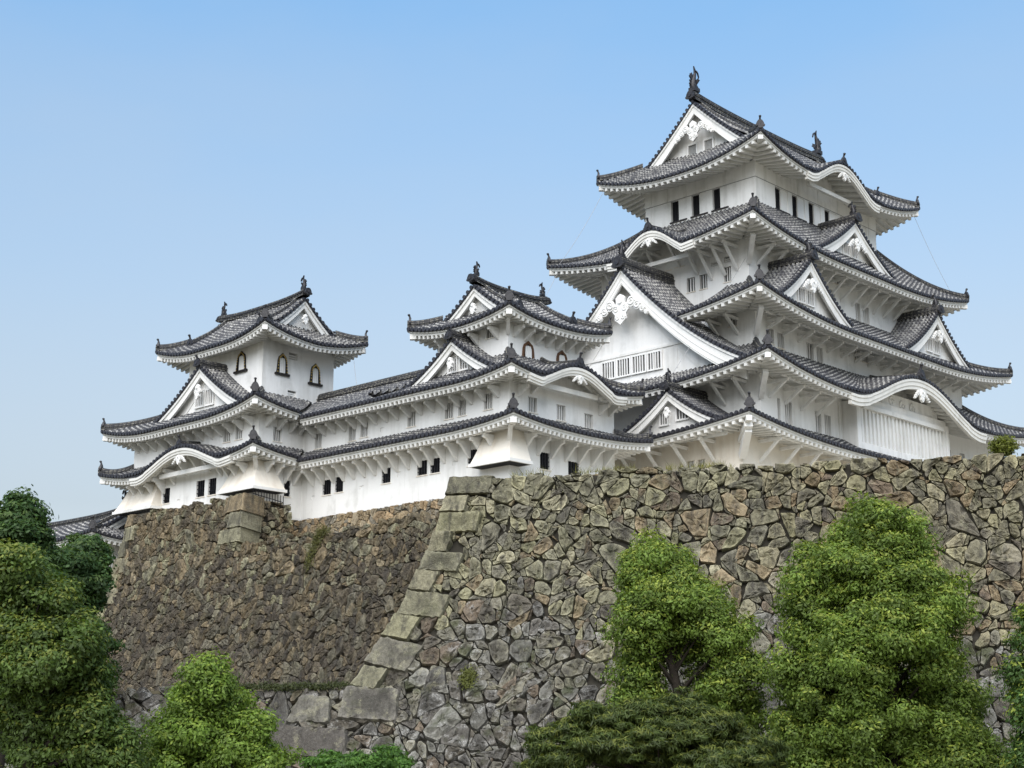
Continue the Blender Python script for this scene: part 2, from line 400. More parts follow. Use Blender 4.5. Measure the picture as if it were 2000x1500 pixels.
    def do(s, sides='SENW', hips='SENW', tops={}, orn=True, esides=None):
        for k in sides: s.columns(s.sd[k])
        for k in esides or sides: s.eaves(s.sd[k])
        for k in hips:   # white hip rafter under the corner
            q = s.sd[k]; kk = {'S': 'W', 'E': 'S', 'N': 'E', 'W': 'N'}[k]; o2 = s.sd[kk].ov
            p0 = q.pt(0.12, 0.12, s.zeave(q, np.array(0.)) - 0.47); p1 = q.pt(o2, q.ov, s.zs(q, np.array(0.), q.ov) - 0.17)
            s.eave.bar(p0, p1, 0.34, 0.30, M_TRIM)
        s.o_roof = s.tiles.build(s.name, s.parent)
        s.o_ends = s.ends.build('eave_tiles', s.o_roof); s.o_eave = s.eave.build('eave', s.o_roof)
        for k in hips:
            P = s.hip(k, tops.get(k))
            ridge(s.o_roof, P[::-1], 0.36, 0.40, 'hip_ridge', up=0.10)
            if orn:
                d = P[0] - P[2]; d[2] = 0; d /= np.linalg.norm(d)
                oni(s.o_roof, P[0] - d * 0.22 + Z * 0.24, d, 0.74 if s.raf > 0.45 else 0.66)
        return s

def ridge(parent, P, w, h, name='ridge', up=0.0, mat=None):
    """stacked ridge tiles swept along P; the last point is the free end"""
    P = np.asarray(P, float); mb = MB(); m = mat or M_RIDGE
    T = np.gradient(P, axis=0); T[:, 2] = 0; T /= np.linalg.norm(T, axis=1)[:, None]; Sd = np.cross(T, Z)
    lift = np.linspace(0, 1, len(P)) ** 4 * up
    pr = [(-0.5, -0.1), (-0.5, 0.28), (-0.60, 0.30), (-0.60, 0.40), (-0.42, 0.44), (-0.42, 0.78), (-0.30, 0.80), (-0.26, 0.93), (0, 1.06), (0.26, 0.93), (0.30, 0.80), (0.42, 0.78), (0.42, 0.44), (0.60, 0.40), (0.60, 0.30), (0.5, 0.28), (0.5, -0.1)]
    G = np.array([[P[i] + Sd[i] * a * w + Z * (b * h + lift[i]) for a, b in pr] for i in range(len(P))])
    L = np.concatenate([[0], np.cumsum(np.linalg.norm(np.diff(P, axis=0), axis=1))])
    uv = [[(L[i], b * h) for a, b in pr] for i in range(len(P))]
    mb.grid(G, m, uv); 
    for e in (0, -1): mb.add(G[e], [tuple(range(len(pr))) if e else tuple(range(len(pr)))[::-1]], M_ORN)
    return mb.build(name, parent)

def oni(parent, p, d, sc=1.0, knob=True, name='ridge_end_ornament'):
    """bell shaped end tile facing direction d, with a round knob on a neck above it"""
    d = np.asarray(d, float); a = np.cross(d, Z); mb = MB(); p = np.asarray(p, float)
    out = [(-0.42, 0.0), (-0.46, 0.12), (-0.36, 0.20), (-0.33, 0.34), (-0.22, 0.52), (-0.14, 0.60), (0.14, 0.60), (0.22, 0.52), (0.33, 0.34), (0.36, 0.20), (0.46, 0.12), (0.42, 0.0), (0.20, -0.06), (-0.20, -0.06)]
    mb.prism([p + a * x * sc + Z * z * sc for x, z in out], d * 0.20 * sc, M_ORN)
    th = np.arange(10) * 2 * math.pi / 10
    mb.prism([p + d * 0.20 * sc + (a * math.cos(x) * 0.15 + Z * (0.24 + math.sin(x) * 0.15)) * sc for x in th], d * 0.06 * sc, M_END)
    if knob:
        q = p + Z * 0.56 * sc + d * 0.05
        mb.tube([q, q + (d * 0.05 + Z * 0.18) * sc, q + (d * 0.10 + Z * 0.30) * sc], [0.11 * sc, 0.085 * sc, 0.10 * sc], M_ORN, 8)
        e = q + (d * 0.13 + Z * 0.37) * sc
        mb.tube([e - Z * .10 * sc, e - Z * .06 * sc, e, e + Z * .06 * sc, e + Z * 0.10 * sc], np.array([0.05, .11, .135, .11, 0.04]) * sc, M_ORN, 8)
    return mb.build(name, parent)

def fish(parent, p, d, sc=1.0):
    """roof-ridge dolphin: head down on the ridge end, body curving up, forked tail curling outwards; d points along the ridge to the middle"""
    d = np.asarray(d, float); a = np.cross(d, Z); mb = MB(); p = np.asarray(p, float)
    path = [(-0.10, 0.0), (-0.16, 0.28), (-0.12, 0.62), (0.0, 0.98), (0.10, 1.22), (0.16, 1.42)]
    rad = [0.27, 0.29, 0.23, 0.18, 0.14, 0.09]
    mb.tube([p + (d * x + Z * z) * sc for x, z in path], np.array(rad) * sc, M_ORN, 10)
    def fin(poly, th=0.10): mb.prism([p + (d * x + Z * z) * sc - a * th / 2 for x, z in poly], a * th, M_ORN)
    fin([(0.02, 1.25), (0.05, 1.60), (0.0, 1.95), (0.18, 1.72), (0.27, 1.50), (0.26, 1.30)])
    fin([(0.10, 1.30), (0.26, 1.52), (0.46, 1.48), (0.62, 1.12), (0.66, 1.20), (0.56, 1.50), (0.36, 1.66), (0.15, 1.62)])
    fin([(-0.30, 0.62), (-0.62, 0.95), (-0.50, 0.98), (-0.48, 1.18), (-0.36, 1.02), (-0.30, 1.30), (-0.18, 1.05), (-0.05, 0.95)])
    fin([(-0.40, 0.15), (-0.62, 0.30), (-0.50, 0.45), (-0.58, 0.62), (-0.34, 0.60)])
    fin([(0.20, 0.2), (0.42, 0.05), (0.55, 0.2), (0.40, 0.36), (0.15, 0.62)])
    for sg in (-1, 1):
        mb.prism([p + (a * sg * x + Z * z + d * 0.02) * sc for x, z in [(0.2, 0.30), (0.52, 0.62), (0.40, 0.66), (0.42, 0.84), (0.16, 0.70)]], d * 0.08 * sc, M_ORN)
    mb.box(p + Z * -0.12 * sc, d * 0.36 * sc, a * 0.30 * sc, Z * 0.16 * sc, M_ORN)
    return mb.build('fish_ornament', parent)

def spiral(mb, c, a, b, r, turns, m, rad, sg=1, th0=0.):
    n = int(14 * turns); th = np.linspace(0, turns * 2 * math.pi, n + 1); rr = r * (1 - 0.75 * th / th[-1])
    mb.tube([c + a * math.cos(th0 + sg * t) * q + b * math.sin(th0 + sg * t) * q for t, q in zip(th, rr)], rad, m, 5)
def pendant(parent, c, t, n, sc, wings=True):
    """carved white gable pendant hanging under the apex; t along the gable, n inwards"""
    mb = MB(); c = np.asarray(c, float); dp = -n * 0.16
    body = [(-0.16, 0.55), (-0.30, 0.42), (-0.28, 0.15), (-0.50, 0.02), (-0.55, -0.28), (-0.36, -0.48), (-0.38, -0.75), (-0.16, -0.92), (0, -1.06), (0.16, -0.92), (0.38, -0.75), (0.36, -0.48), (0.55, -0.28), (0.50, 0.02), (0.28, 0.15), (0.30, 0.42), (0.16, 0.55), (0, 0.64)]
    mb.prism([c + (t * x + Z * z) * sc for x, z in body], dp, M_PL)
    f = c + dp
    for sg in (-1, 1):
        for x, z, r in ((0.30, -0.18, 0.20), (0.20, -0.66, 0.15)):
            spiral(mb, f + (t * sg * x + Z * z) * sc, t * sg, Z, r * sc, 1.4, M_PL, 0.045 * sc)
        if wings:
            for i, (x, z, r) in enumerate(((0.72, 0.10, 0.30), (1.12, -0.16, 0.25), (1.46, -0.45, 0.20), (1.72, -0.70, 0.13))):
                cc = c + (t * sg * x + Z * z) * sc; th = np.arange(12) * math.pi / 6
                mb.prism([cc + (t * math.cos(q) + Z * math.sin(q)) * r * sc for q in th], dp * 0.7, M_PL)
                spiral(mb, cc + dp * 0.8, t * sg, Z, r * 0.85 * sc, 1.5, M_PL, 0.05 * sc)
    th = np.arange(10) * math.pi / 5
    mb.prism([f + Z * 0.24 * sc + (t * math.cos(q) + Z * math.sin(q)) * 0.15 * sc for q in th], dp * 0.5, M_PL)
    return mb.build('gable_pendant', parent)

def rake(parent, q, sc_, df, zd, half, setback, zbot, pend=1.0, bw=(0.42, 0.62), wins=(), barw=0.0, beam=None, dark_under=False, lattice=None):
    """front of a gable: rake tiles, bargeboard, recessed gable wall, pendant. q Side, sc_ centre along side, df inward offset of the front plane"""
    n = 26; y = np.linspace(-1, 1, 2 * n + 1); sg = y * half
    zz = np.array([zd(abs(x)) for x in sg])
    P = lambda s_, d, z: q.pt(np.asarray(s_) + sc_, df + np.asarray(d), np.asarray(z))
    # bargeboard : two stepped white boards
    mb = MB(); fr = np.abs(y)
    b0 = 0.12; b1 = 0.30; b2 = 0.30 + bw[0] + (bw[1] - bw[0]) * fr
    for (o0, o1, d0, d1) in ((b0, b1 + 0 * fr, -0.02, 0.30), (b1 - 0.02, b2, 0.06, 0.22)):
        G = np.array([P(sg, d0, zz - o0), P(sg, d0, zz - o1), P(sg, d1, zz - o1), P(sg, d1, zz - o0)])
        mb.grid(np.vstack([G, G[:1]]), M_TRIM)
    if bw[1] > 0.9:   # extra mouldings on big boards
        for fm in (0.45, 0.82):
            o = b1 + (b2 - b1) * fm
            G = np.array([P(sg, 0.03, zz - o), P(sg, 0.03, zz - o - 0.06), P(sg, 0.10, zz - o - 0.06), P(sg, 0.10, zz - o)])
            mb.grid(np.vstack([G, G[:1]]), M_TRIM)
    # underside between the board and the wall
    mb.grid(np.array([P(sg, 0.2, zz - 0.22), P(sg, setback + 0.05, zz - 0.22)]), M_TRIM)
    mb.build('bargeboard', parent)
    # rake tiles
    mb = MB(); G = np.array([P(sg, 0.10, zz + 0.06), P(sg, -0.06, zz + 0.06), P(sg, -0.06, zz - 0.11), P(sg, 0.06, zz - 0.12)]); mb.grid(G, M_END)
    L = np.concatenate([[0], np.cumsum(np.hypot(np.diff(sg), np.diff(zz)))]); k_ = int(L[-1] / 0.36)
    th = np.arange(8) * math.pi / 4
    for i in range(k_ + 1):
        l = i * L[-1] / k_; s0 = np.interp(l, L, sg); z0 = np.interp(l, L, zz) + 0.05
        c = P(s0, -0.13, z0)
        mb.prism([c + 0.125 * (q.t * math.cos(x) + Z * math.sin(x)) for x in th], q.n * 0.5, M_END)
    mb.build('rake_tiles', parent)
    # gable wall
    mb = MB(); G = np.array([P(sg, setback, zz - 0.20), P(sg, setback, np.minimum(zz - 0.2, zbot))]); mb.grid(G, M_PL)
    if beam is not None:
        hb = [x for x in sg if zd(abs(x)) - 0.4 > beam]
        mb.bar(P(min(hb), setback - 0.03, beam), P(max(hb), setback - 0.03, beam), 0.10, 0.16, M_TRIM)
        for x in np.linspace(min(hb), max(hb), 7)[1:-1]:
            zt = zd(abs(x)) - 0.3; mb.bar(P(x, setback - 0.015, beam - 1.6), P(x, setback - 0.015, beam), 0.03, 0.10, M_PL, up=q.t)
    if barw:   # moulding that follows the rake on the wall
        G = np.array([P(sg * 0.80, setback - 0.05, zz - b2[n] - barw), P(sg * 0.80, setback - 0.05, zz - b2[n] - barw - 0.13), P(sg * .80, setback, zz - b2[n] - barw - 0.13)])
        mb.grid(G, M_TRIM)
    o = mb.build('gable_wall', parent)
    for (x, z0, ww, hh, nb) in wins: window(parent, P(x, setback, z0), q.t, -q.n, ww, hh, max(nb, 0), style='white' if nb > 0 else 'shut', proud=True)
    if pend: pendant(parent, P(0, 0.02, zd(0) - b2[n] - 0.30 - 0.95 * pend), q.t, q.n, pend, wings=pend > 0.6)
    return o

def window(parent, c, t, out, w_, h_, nb, style='white', proud=False, depth=0.24):
    """barred window; c bottom centre on the wall plane, out outward normal. proud: a shallow framed one set on an uncut wall"""
    mb = MB(); c = np.asarray(c, float); t = np.asarray(t, float); out = np.asarray(out, float)
    inn = 0.012 if proud else -depth + 0.012
    mb.box(c + Z * h_ / 2 + out * (inn - 0.005), t * w_ / 2, out * 0.005, Z * h_ / 2, {'shut': M_GREYIN, 'iron': M_DIM}.get(style, M_DARK))
    bm = M_PL if style in ('white', 'shut') else M_IRON
    pb = 0.33 * w_ / (nb + 1) if style != 'iron' else 0.045
    for i in range(nb):
        x = (i + 1) * w_ / (nb + 1) - w_ / 2
        mb.box(c + t * x + Z * h_ / 2 + out * (inn + 0.065), t * pb / 2, out * 0.04, Z * h_ / 2, bm)
    if style == 'iron':
        for z in np.linspace(0, 1, 5)[1:-1]: mb.box(c + Z * h_ * z + out * (inn + 0.05), t * w_ / 2, out * 0.02, Z * 0.022, bm)
    if proud:
        for sgn in (-1, 1): mb.box(c + t * sgn * (w_ / 2 + 0.06) + Z * h_ / 2 + out * 0.06, t * 0.06, out * 0.06, Z * (h_ / 2 + 0.1), M_PL)
        mb.box(c + Z * (h_ + 0.05) + out * 0.062, t * w_ / 2, out * 0.06, Z * 0.05, M_PL); mb.box(c - Z * 0.05 + out * 0.062, t * w_ / 2, out * 0.06, Z * 0.05, M_PL)
    else:
        mb.box(c - Z * 0.035 + out * 0.02, t * (w_ / 2 + 0.05), out * 0.03, Z * 0.03, M_PLC if style != 'keep_top' else M_SILL)
    return mb.build('window', parent)

def gable(parent, roof, k, cc, half, df, za, zf, depth, b=1.45, setback=0.7, pend=0.5, bw=(0.42, 0.62), wins=(), orn='oni', ridge_h=0.5, w=0.36, barw=0.0, beam=None, mat=None, osc=1.0):
    """dormer gable riding on a skirt roof. cc world coordinate of its centre along the side, df offset of its front inside the eave"""
    q = roof.sd[k]; sc_ = q.s_of(cc); h = za - zf
    zd = lambda s_: za - h * (b * (s_ / half) - (b - 1) * (s_ / half) ** 2)
    mb = MB(); nd = max(2, int(depth / w)); nseg = 12
    G = []; UV = []
    pr = np.array(PROF)
    for i in range(nd):
        d = (i + 0.5) * depth / nd
        for sg in (-1, 1):
            se = half * 1.04
            ss = np.linspace(0.1, half * 1.04, 60)
            base = roof.z(q, sc_ + sg * ss, np.minimum(df + d, q.run))
            below = np.where(np.array([zd(x) for x in ss]) < base - 0.12)[0]
            if len(below): se = ss[below[0]]
            if se < 0.4: continue
            s_ = np.linspace(0.08, se, nseg + 1); zz = np.array([zd(x) for x in s_])
            P = q.pt(sc_ + sg * s_, df + d, zz); sl = np.gradient(zz, s_)
            N = Z - (sl * sg)[:, None] * q.t; N /= np.linalg.norm(N, axis=1)[:, None]
            T = q.n * sg
            Q = P[:, None] + T * (pr[:, 0] * w)[None, :, None] + N[:, None] * pr[:, 1][None, :, None]
            ln = s_ * 1.3 + (i * 0.11)
            mb.grid(Q, mat or roof.mat, [[(x, l) for x in np.linspace(0, 1, len(pr))] for l in ln], True)
    o = mb.build('gable_roof', parent)
    rake(o, q, sc_, df, zd, half, setback, zf - 0.9, pend, bw, wins, barw, beam)
    P = q.pt(np.zeros(7) + sc_, np.linspace(df + depth, df - 0.15, 7), za + 0.05)
    ridge(o, P, 0.42, ridge_h, 'ridge', up=0.06)
    e = q.pt(sc_, df - 0.18, za + 0.02)
    if orn == 'fish': oni(o, e, -q.n, 0.85 * osc, knob=False); fish(o, q.pt(sc_, df + 0.15, za + ridge_h + 0.12), q.n, 0.45 * osc)
    else: oni(o, e, -q.n, 0.8 * osc, knob=True)
    return o

def irimoya(parent, outer, lower, ze, rise, lift, axis, gb, setback, a=0.62, raf=0.5, ridge_h=0.75, pend=0.8, bw=(0.5, 0.75), kara=None, w=0.36, fsc=1.1, wins=(), mat=None, barw=0., Lc=None, skirt_sides='SENW'):
    """hip-and-gable top roof. axis 'u' or 'v': direction of the ridge; gb: distance from the eave to the gable front"""
    u0, v0, u1, v1 = outer
    if axis == 'u': R = (v1 - v0) / 2; inner = (u0 + R, v0 + R, u1 - R, v1 - R)
    else: R = (u1 - u0) / 2; inner = (u0 + R, v0 + R, u1 - R, v1 - R)
    rf = Roof(parent, outer, inner, ze, rise, lift, lower, a=a, raf=raf, w=w, mat=mat, Lc=Lc)
    long_ = 'SN' if axis == 'u' else 'EW'; short = 'EW' if axis == 'u' else 'SN'
    for k in long_:
        q = rf.sd[k]
        q.d1 = (lambda q: (lambda s_: R - 0.05 if gb <= s_ <= q.L - gb else min(s_, q.L - s_)))(q)
        if kara and kara[0] == k: q.kara = (q.s_of(kara[1]), kara[2], kara[3])
    for k in short:
        q = rf.sd[k]; q.d1 = (lambda q: (lambda s_: min(gb + setback + 0.1, s_, q.L - s_)))(q)
    rf.do(tops={k: (gb + 0.1) / R for k in 'SENW'})
    o = rf.o_roof
    zr = ze + rise; ql = rf.sd[long_[0]]
    zd = lambda s_: ze + rise * (a * (1 - s_ / R) + (1 - a) * (1 - s_ / R) ** 2)
    for k in short:
        q = rf.sd[k]
        rake(o, q, q.L / 2, gb, zd, R - gb * 0.92, setback, ze + 1.0 if True else 0, pend, bw, wins if k in 'WS' else (), barw)
    q = rf.sd[short[0]]; Ln = q.s_of
    # main ridge
    A = rf.sd[short[0]].pt(rf.sd[short[0]].L / 2, gb - 0.1, zr); B = rf.sd[short[1]].pt(rf.sd[short[1]].L / 2, gb - 0.1, zr)
    x = np.linspace(0, 1, 15); P = A + (B - A) * x[:, None] + Z * ((np.abs(x * 2 - 1) ** 3) * 0.25)[:, None]
    ridge(o, P, 0.6, ridge_h, 'main_ridge')
    dr = (B - A) / np.linalg.norm(B - A)
    for e, d in ((P[0], dr), (P[-1], -dr)):
        oni(o, e - d * 0.12 + Z * 0.02, -d, 0.5 + 0.42 * fsc, knob=False); fish(o, e + d * 0.30 + Z * (ridge_h + 0.2 * fsc), d, fsc)
    # descending ridges down the slope beside the gables
    for k in long_:
        q = rf.sd[k]
        for s_ in (gb + 0.75, q.L - gb - 0.75):
            dd = np.linspace(R - 0.1, max(1.3, gb * 0.8), 9); PP = q.pt(dd * 0 + s_, dd, rf.z(q, dd * 0 + s_, dd) + 0.08)
            ridge(o, PP, 0.34, 0.34, 'descending_ridge', up=0.05); oni(o, PP[-1] + Z * 0.02, -q.n, 0.75)
    if kara: kara_trim(rf, kara[0])
    return rf

def kara_trim(rf, k, ridge_len=None, bh=0.40, half_ext=1.06, pend=0.55, osc=0.8):
    """white moulded board, pendant and little ridge of an undulating gable"""
    q = rf.sd[k]; c, h, H = q.kara; o = rf.o_roof; mb = MB()
    a = np.linspace(c - h * half_ext, c + h * half_ext, 49); z = rf.zeave(q, a) - 0.06 * (np.abs((a - c) / h) > 0.75)
    for (o0, o1, d0, d1) in ((0.10, 0.26, -0.05, 0.3), (0.24, 0.26 + bh * 0.55, 0.0, 0.3), (0.24 + bh * 0.5, 0.26 + bh, 0.06, 0.3)):
        G = np.array([q.pt(a, d0, z - o0), q.pt(a, d0, z - o1), q.pt(a, d1, z - o1), q.pt(a, d1, z - o0)])
        mb.grid(np.vstack([G, G[:1]]), M_KAR)
        for e in (0, -1): mb.add(G[:, e], [(0, 1, 2, 3)], M_KAR)
    mb.build('undulating_bargeboard', o)
    pendant(o, q.pt(c, 0.10, rf.ze + H - 0.26 - bh - 0.35 * pend), q.t, q.n, pend * 0.75, wings=True)
    # tie beam and ribs under the arch
    mb = MB()
    zb = rf.ze - 0.15
    mb.bar(q.pt(c - h * 0.62, q.ov * 0.55, zb), q.pt(c + h * 0.62, q.ov * 0.55, zb), 0.25, 0.28, M_TRIM)
    mb.build('tie_beam', o)
    # ridge over the arch
    dd = np.linspace(0.02, 1, 10)
    dend = ridge_len or min(q.run, (H - 0.05) / max(q.rise / q.run * rf.a - 0.10, .05))
    P = q.pt(dd * 0 + c, dend * (1 - dd) + 0.0, rf.z(q, dd * 0 + c, dend * (1 - dd)) + 0.05)
    ridge(o, P, 0.36, 0.34, 'ridge', up=0.03); oni(o, q.pt(c, 0.05, rf.z(q, c, 0.05) + 0.05), -q.n, osc)

# ---------------------------------------------------------------- walls
def wall_box(parent, rect, z0, z1, holes, mat=None, faces='SENW', name='storey_wall', extra=None):
    """storey wall with real window openings; holes: {side: [(c0,c1,z0,z1,nbars,style)]} in world coordinates"""
    mb = MB(); m = mat or M_PL; wl = []
    for k in faces:
        q = Side(rect, k); hs_ = []
        for h in holes.get(k, []):
            a, b = sorted((q.s_of(h[0]), q.s_of(h[1]))); hs_.append((a - 0.07 * (h[5] == 'iron'), b + 0.07 * (h[5] == 'iron'), h[2], h[3], max(h[4], 3 * (h[5] == 'iron')), h[5]))
        ss = sorted({0., q.L} | {x for h in hs_ for x in h[:2]}); zs = sorted({z0, z1} | {x for h in hs_ for x in h[2:4]})
        for i in range(len(ss) - 1):
            for j in range(len(zs) - 1):
                cs, cz = (ss[i] + ss[i + 1]) / 2, (zs[j] + zs[j + 1]) / 2
                if any(h[0] < cs < h[1] and h[2] < cz < h[3] for h in hs_): continue
                mb.add([q.pt(x, 0, z) for x, z in ((ss[i], zs[j]), (ss[i + 1], zs[j]), (ss[i + 1], zs[j + 1]), (ss[i], zs[j + 1]))], [(0, 1, 2, 3)], m)
        for a, b, c, d, nb, st in hs_:
            dp = {'loop': 0.05, 'iron': 0.13}.get(st, 0.24)
            R = [(a, c), (b, c), (b, d), (a, d)]
            for i in range(4):
                (x, z), (x2, z2) = R[i], R[(i + 1) % 4]
                mb.add([q.pt(x, 0, z), q.pt(x2, 0, z2), q.pt(x2, dp, z2), q.pt(x, dp, z)], [(3, 2, 1, 0)], m)
            mb.add([q.pt(x, dp, z) for x, z in R], [(0, 1, 2, 3)], m)
            if st != 'loop': wl.append((q.pt((a + b) / 2, 0, c), q.t, -q.n, b - a, d - c, nb, st))
    if extra: extra(mb)
    o = mb.build(name, parent)
    for c, t, out, ww, hh, nb, st in wl:
        if st == 'shutter':     # dark slot with a white sliding shutter
            mbw = MB(); sgn = 1
            cx = c - t * ww * 0.26
            mbw.box(c + Z * hh / 2 - out * 0.225, t * ww / 2, out * 0.01, Z * hh / 2, M_DARK)
            mbw.box(c + t * ww * 0.24 + Z * hh / 2 - out * 0.12, t * ww * 0.26, out * 0.05, Z * hh / 2, M_PL)
            for i in range(3): mbw.box(c + t * (-ww / 2 + ww * 0.12 * (i + 1)) + Z * hh / 2 - out * 0.17, t * 0.018, out * 0.02, Z * hh / 2, M_IRON)
            mbw.box(c - Z * 0.05 + out * 0.03, t * (ww / 2 + 0.09), out * 0.05, Z * 0.05, M_SILL)
            mbw.build('window', o)
        elif st == 'vent':
            mbw = MB(); mbw.box(c + Z * hh / 2 - out * 0.222, t * ww / 2, out * 0.01, Z * hh / 2, M_GREYIN)
            for z in (0.3, 0.62): mbw.box(c + Z * hh * z - out * 0.15, t * ww / 2, out * 0.03, Z * 0.05, M_PL)
            mbw.build('vent', o)
        else: window(o, c, t, out, ww, hh, nb, style=st, depth=0.13 if st == 'iron' else 0.24)
    return o

def bracket_mesh(kind, pr, ht, th=0.16):
    """local: x outwards from the wall, z up, top at z=0"""
    mb = MB()
    if kind == 'plate':
        poly = [(0, -ht), (0.09, -ht), (pr * 0.75, -0.26), (pr, -0.20), (pr, 0.0), (0, 0)]
        mb.prism([np.array((x, -th / 2, z)) for x, z in poly], (0, th, 0), M_PL)
    else:
        mb.bar((0, 0, -0.09), (pr, 0, -0.09), th * 1.1, 0.18, M_PL, up=(0, 0, 1)); mb.bar((0, 0, -ht), (pr * 0.86, 0, -0.14), th, 0.17, M_PL, up=(0, 0, 1))
    return mb
BR = {}
def brackets(parent, rf, k, cs, kind, pr, ht, wallrect, zoff=0.0, beam=True):
    """row of struts carrying the eave of roof rf on side k; parent is the wall below"""
    key = (kind, pr, ht)
    q = rf.sd[k]; qw = Side(wallrect, k)
    if key not in BR:
        mb = bracket_mesh(kind, pr, ht); me = bpy.data.meshes.new('bracket'); V = np.vstack(mb.V)
        me.from_pydata(V.tolist(), [], [f[0] for f in mb.F]); me.materials.append(M_PL); BR[key] = me
    ang = math.atan2(-q.n[1], -q.n[0])
    for c in cs:
        s_ = q.s_of(c); z = float(rf.zs(q, np.array(s_), max(0.1, q.ov - pr))) - 0.22 + zoff
        p = q.pt(s_, q.ov, z)
        o = link('bracket', BR[key], parent); o.location = p; o.rotation_euler = (0, 0, ang)
    if beam and len(cs):
        mb = MB(); a, b = min(cs) - 0.6, max(cs) + 0.6; x = np.linspace(a, b, 14); sx = q.s_of(x)
        d = q.ov - pr + 0.08; zz = rf.zs(q, sx, d) - 0.22 + zoff
        P = q.pt(sx, d, zz)
        G = np.array([P - q.n * 0.1 + Z * 0.16, P - q.n * 0.1, P + q.n * 0.1, P + q.n * 0.1 + Z * 0.16])
        mb.grid(np.vstack([G, G[:1]]), M_TRIM); mb.build('eave_purlin', parent)
def lin(a, b, n): return list(np.linspace(a, b, n))
# ================================================================ MAIN KEEP
keep = thing('castle_keep', 'tallest white keep with five tiers of grey roofs and two fish on its top ridge', 'castle keep', (8.1, 4.9, 13.4))
F1 = (-9.44, -4.60, 23.5, 14.4); F2 = (-7.3, -4.62, 23.5, 14.4); F3 = (-5.64, -3.34, 21.86, 13.12); F4 = (-3.4, -1.49, 19.6, 11.27); F6 = (0, 0, 16.2, 9.78)
# first tier
o1 = wall_box(keep, F1, 13.4, 20.0, {'W': [(-1.05, -0.46, 18.0, 18.5, 3, 'white'), (-1.85, -1.3, 18.0, 18.5, 3, 'white')]}, M_PLC)
r2 = Roof(keep, (-11.7, -6.8, 26.0, 16.6), F2, 19.65, 1.2, 0.85, F1, Lc=13, raf=0.5, slope=0.2)
r2.do()
brackets(o1, r2, 'S', lin(-7.6, 22, 14), 'strut', 1.6, 1.35, F1)
brackets(o1, r2, 'W', lin(-2.6, 12, 8), 'strut', 1.6, 1.35, F1)
mb = MB(); mb.bar((-9.5, -4.66, 18.3), (-10.9, -6.1, 19.55), 0.42, 0.5, M_PL); mb.bar((-9.6, -4.75, 19.2), (-11.2, -6.35, 19.75), 0.5, 0.3, M_PL); mb.build('corner_bracket', o1)
gable(keep, r2, 'W', -0.45, 4.0, 0.45, 22.75, 20.35, 4.05, b=1.4, setback=0.6, pend=0.42, bw=(0.35, 0.5), wins=[(0.75, 20.9, 0.85, 0.85, 3), (-0.7, 20.75, 0.5, 0.7, 2)], orn='fish', osc=0.9, mat=M_TILE2)
# second tier with the lattice bay
def bay(mb):
    u0, u1, v, zb, zt = 2.1, 14.6, -5.62, 19.9, 23.55
    mb.bx(u0, u1, v + 0.12, -4.6, zb, zt, M_PL)
    mb.bx(u0 - 0.0, u0 + 0.5, v - 0.14, v + 0.13, zb, zt, M_PL); mb.bx(u1 - 0.4, u1, v - 0.14, v + 0.13, zb, zt, M_PL)
    mb.bx(u0 + 0.5, u1 - 0.4, v - 0.15, v + 0.13, 23.12, zt + 0.3, M_TRIM); mb.bx(u0 + 0.5, u1 - 0.4, v - 0.13, v + 0.13, zb, 20.75, M_PL)
    n = 23
    for i in range(n):
        x = u0 + 0.5 + (i + 0.5) * (u1 - u0 - 0.9) / n
        tz = 22.92 if i % 5 == 3 or i % 9 == 6 else 23.12
        mb.bx(x - 0.13, x + 0.13, v - 0.10, v + 0.12, 20.75, 21.98, M_TRIM); mb.bx(x - 0.12, x + 0.12, v - 0.085, v + 0.12, 21.98, tz, M_TRIM)
        if tz < 23: mb.bx(x - 0.22, x + 0.22, v - 0.09, v + 0.12, tz, 23.12, M_TRIM)
    mb.bx(u0 - 0.45, u0 - 0.36, -4.72, -4.6, 20.6, 23.4, M_TRIM)
o2 = wall_box(keep, F2, 20.0, 24.05, {'S': [(-5.45, -5.12, 21.1, 22.55, 1, 'white'), (-4.65, -3.81, 21.0, 22.5, 3, 'white'), (-1.18, -0.44, 20.9, 22.4, 2, 'white'), (-0.05, 0.73, 20.9, 22.35, 3, 'white'), (16.2, 17.0, 20.9, 22.35, 3, 'white'), (18.3, 19.1, 20.9, 22.35, 3, 'white')]})
mbb = MB(); bay(mbb); lat = mbb.build('lattice_window', o2)
r3 = Roof(keep, (-10.2, -7.27, 26.4, 17.05), F3, 23.35, 2.9, 1.15, F2, Lc=11, slope=0.26)
q = r3.sd['S']; q.kara = (q.s_of(8.2), 8.7, 2.35)
r3.do(); kara_trim(r3, 'S', bh=0.52, pend=0.75, half_ext=1.05, osc=1.0)
brackets(o2, r3, 'W', [-3.6, -2.0, -0.3], 'strut', 1.5, 1.2, F2); brackets(o2, r3, 'S', [-6.4, -4.6, -2.8, -1.0], 'strut', 1.5, 1.0, F2)
mb = MB(); mb.bar((-7.3, -4.65, 22.3), (-8.6, -5.95, 23.5), 0.34, 0.34, M_PL); mb.build('corner_bracket', o2)
mb = MB()
for i, x in enumerate((5.6, 7.0, 8.4, 9.8)): spiral(mb, np.array((x, -5.60, 24.2)), np.array((1., 0, 0)), Z, 0.42, 1.3, M_TRIM, 0.07, 1 if i < 2 else -1)
mb.bx(3.2, 13.4, -5.58, -5.48, 23.3, 24.75, M_PL); mb.build('arch_frieze', o2)
# big west gable
gable(keep, r3, 'W', 4.89, 9.7, 1.2, 32.35, 24.55, 5.6, b=1.42, setback=1.0, pend=1.25, bw=(0.85, 1.15), wins=[(x, 25.25, 1.02, 1.1, 4) for x in (-1.95, -0.65, 0.65, 1.95)], orn='fish', ridge_h=0.75, barw=0.18, beam=26.65, osc=1.3)
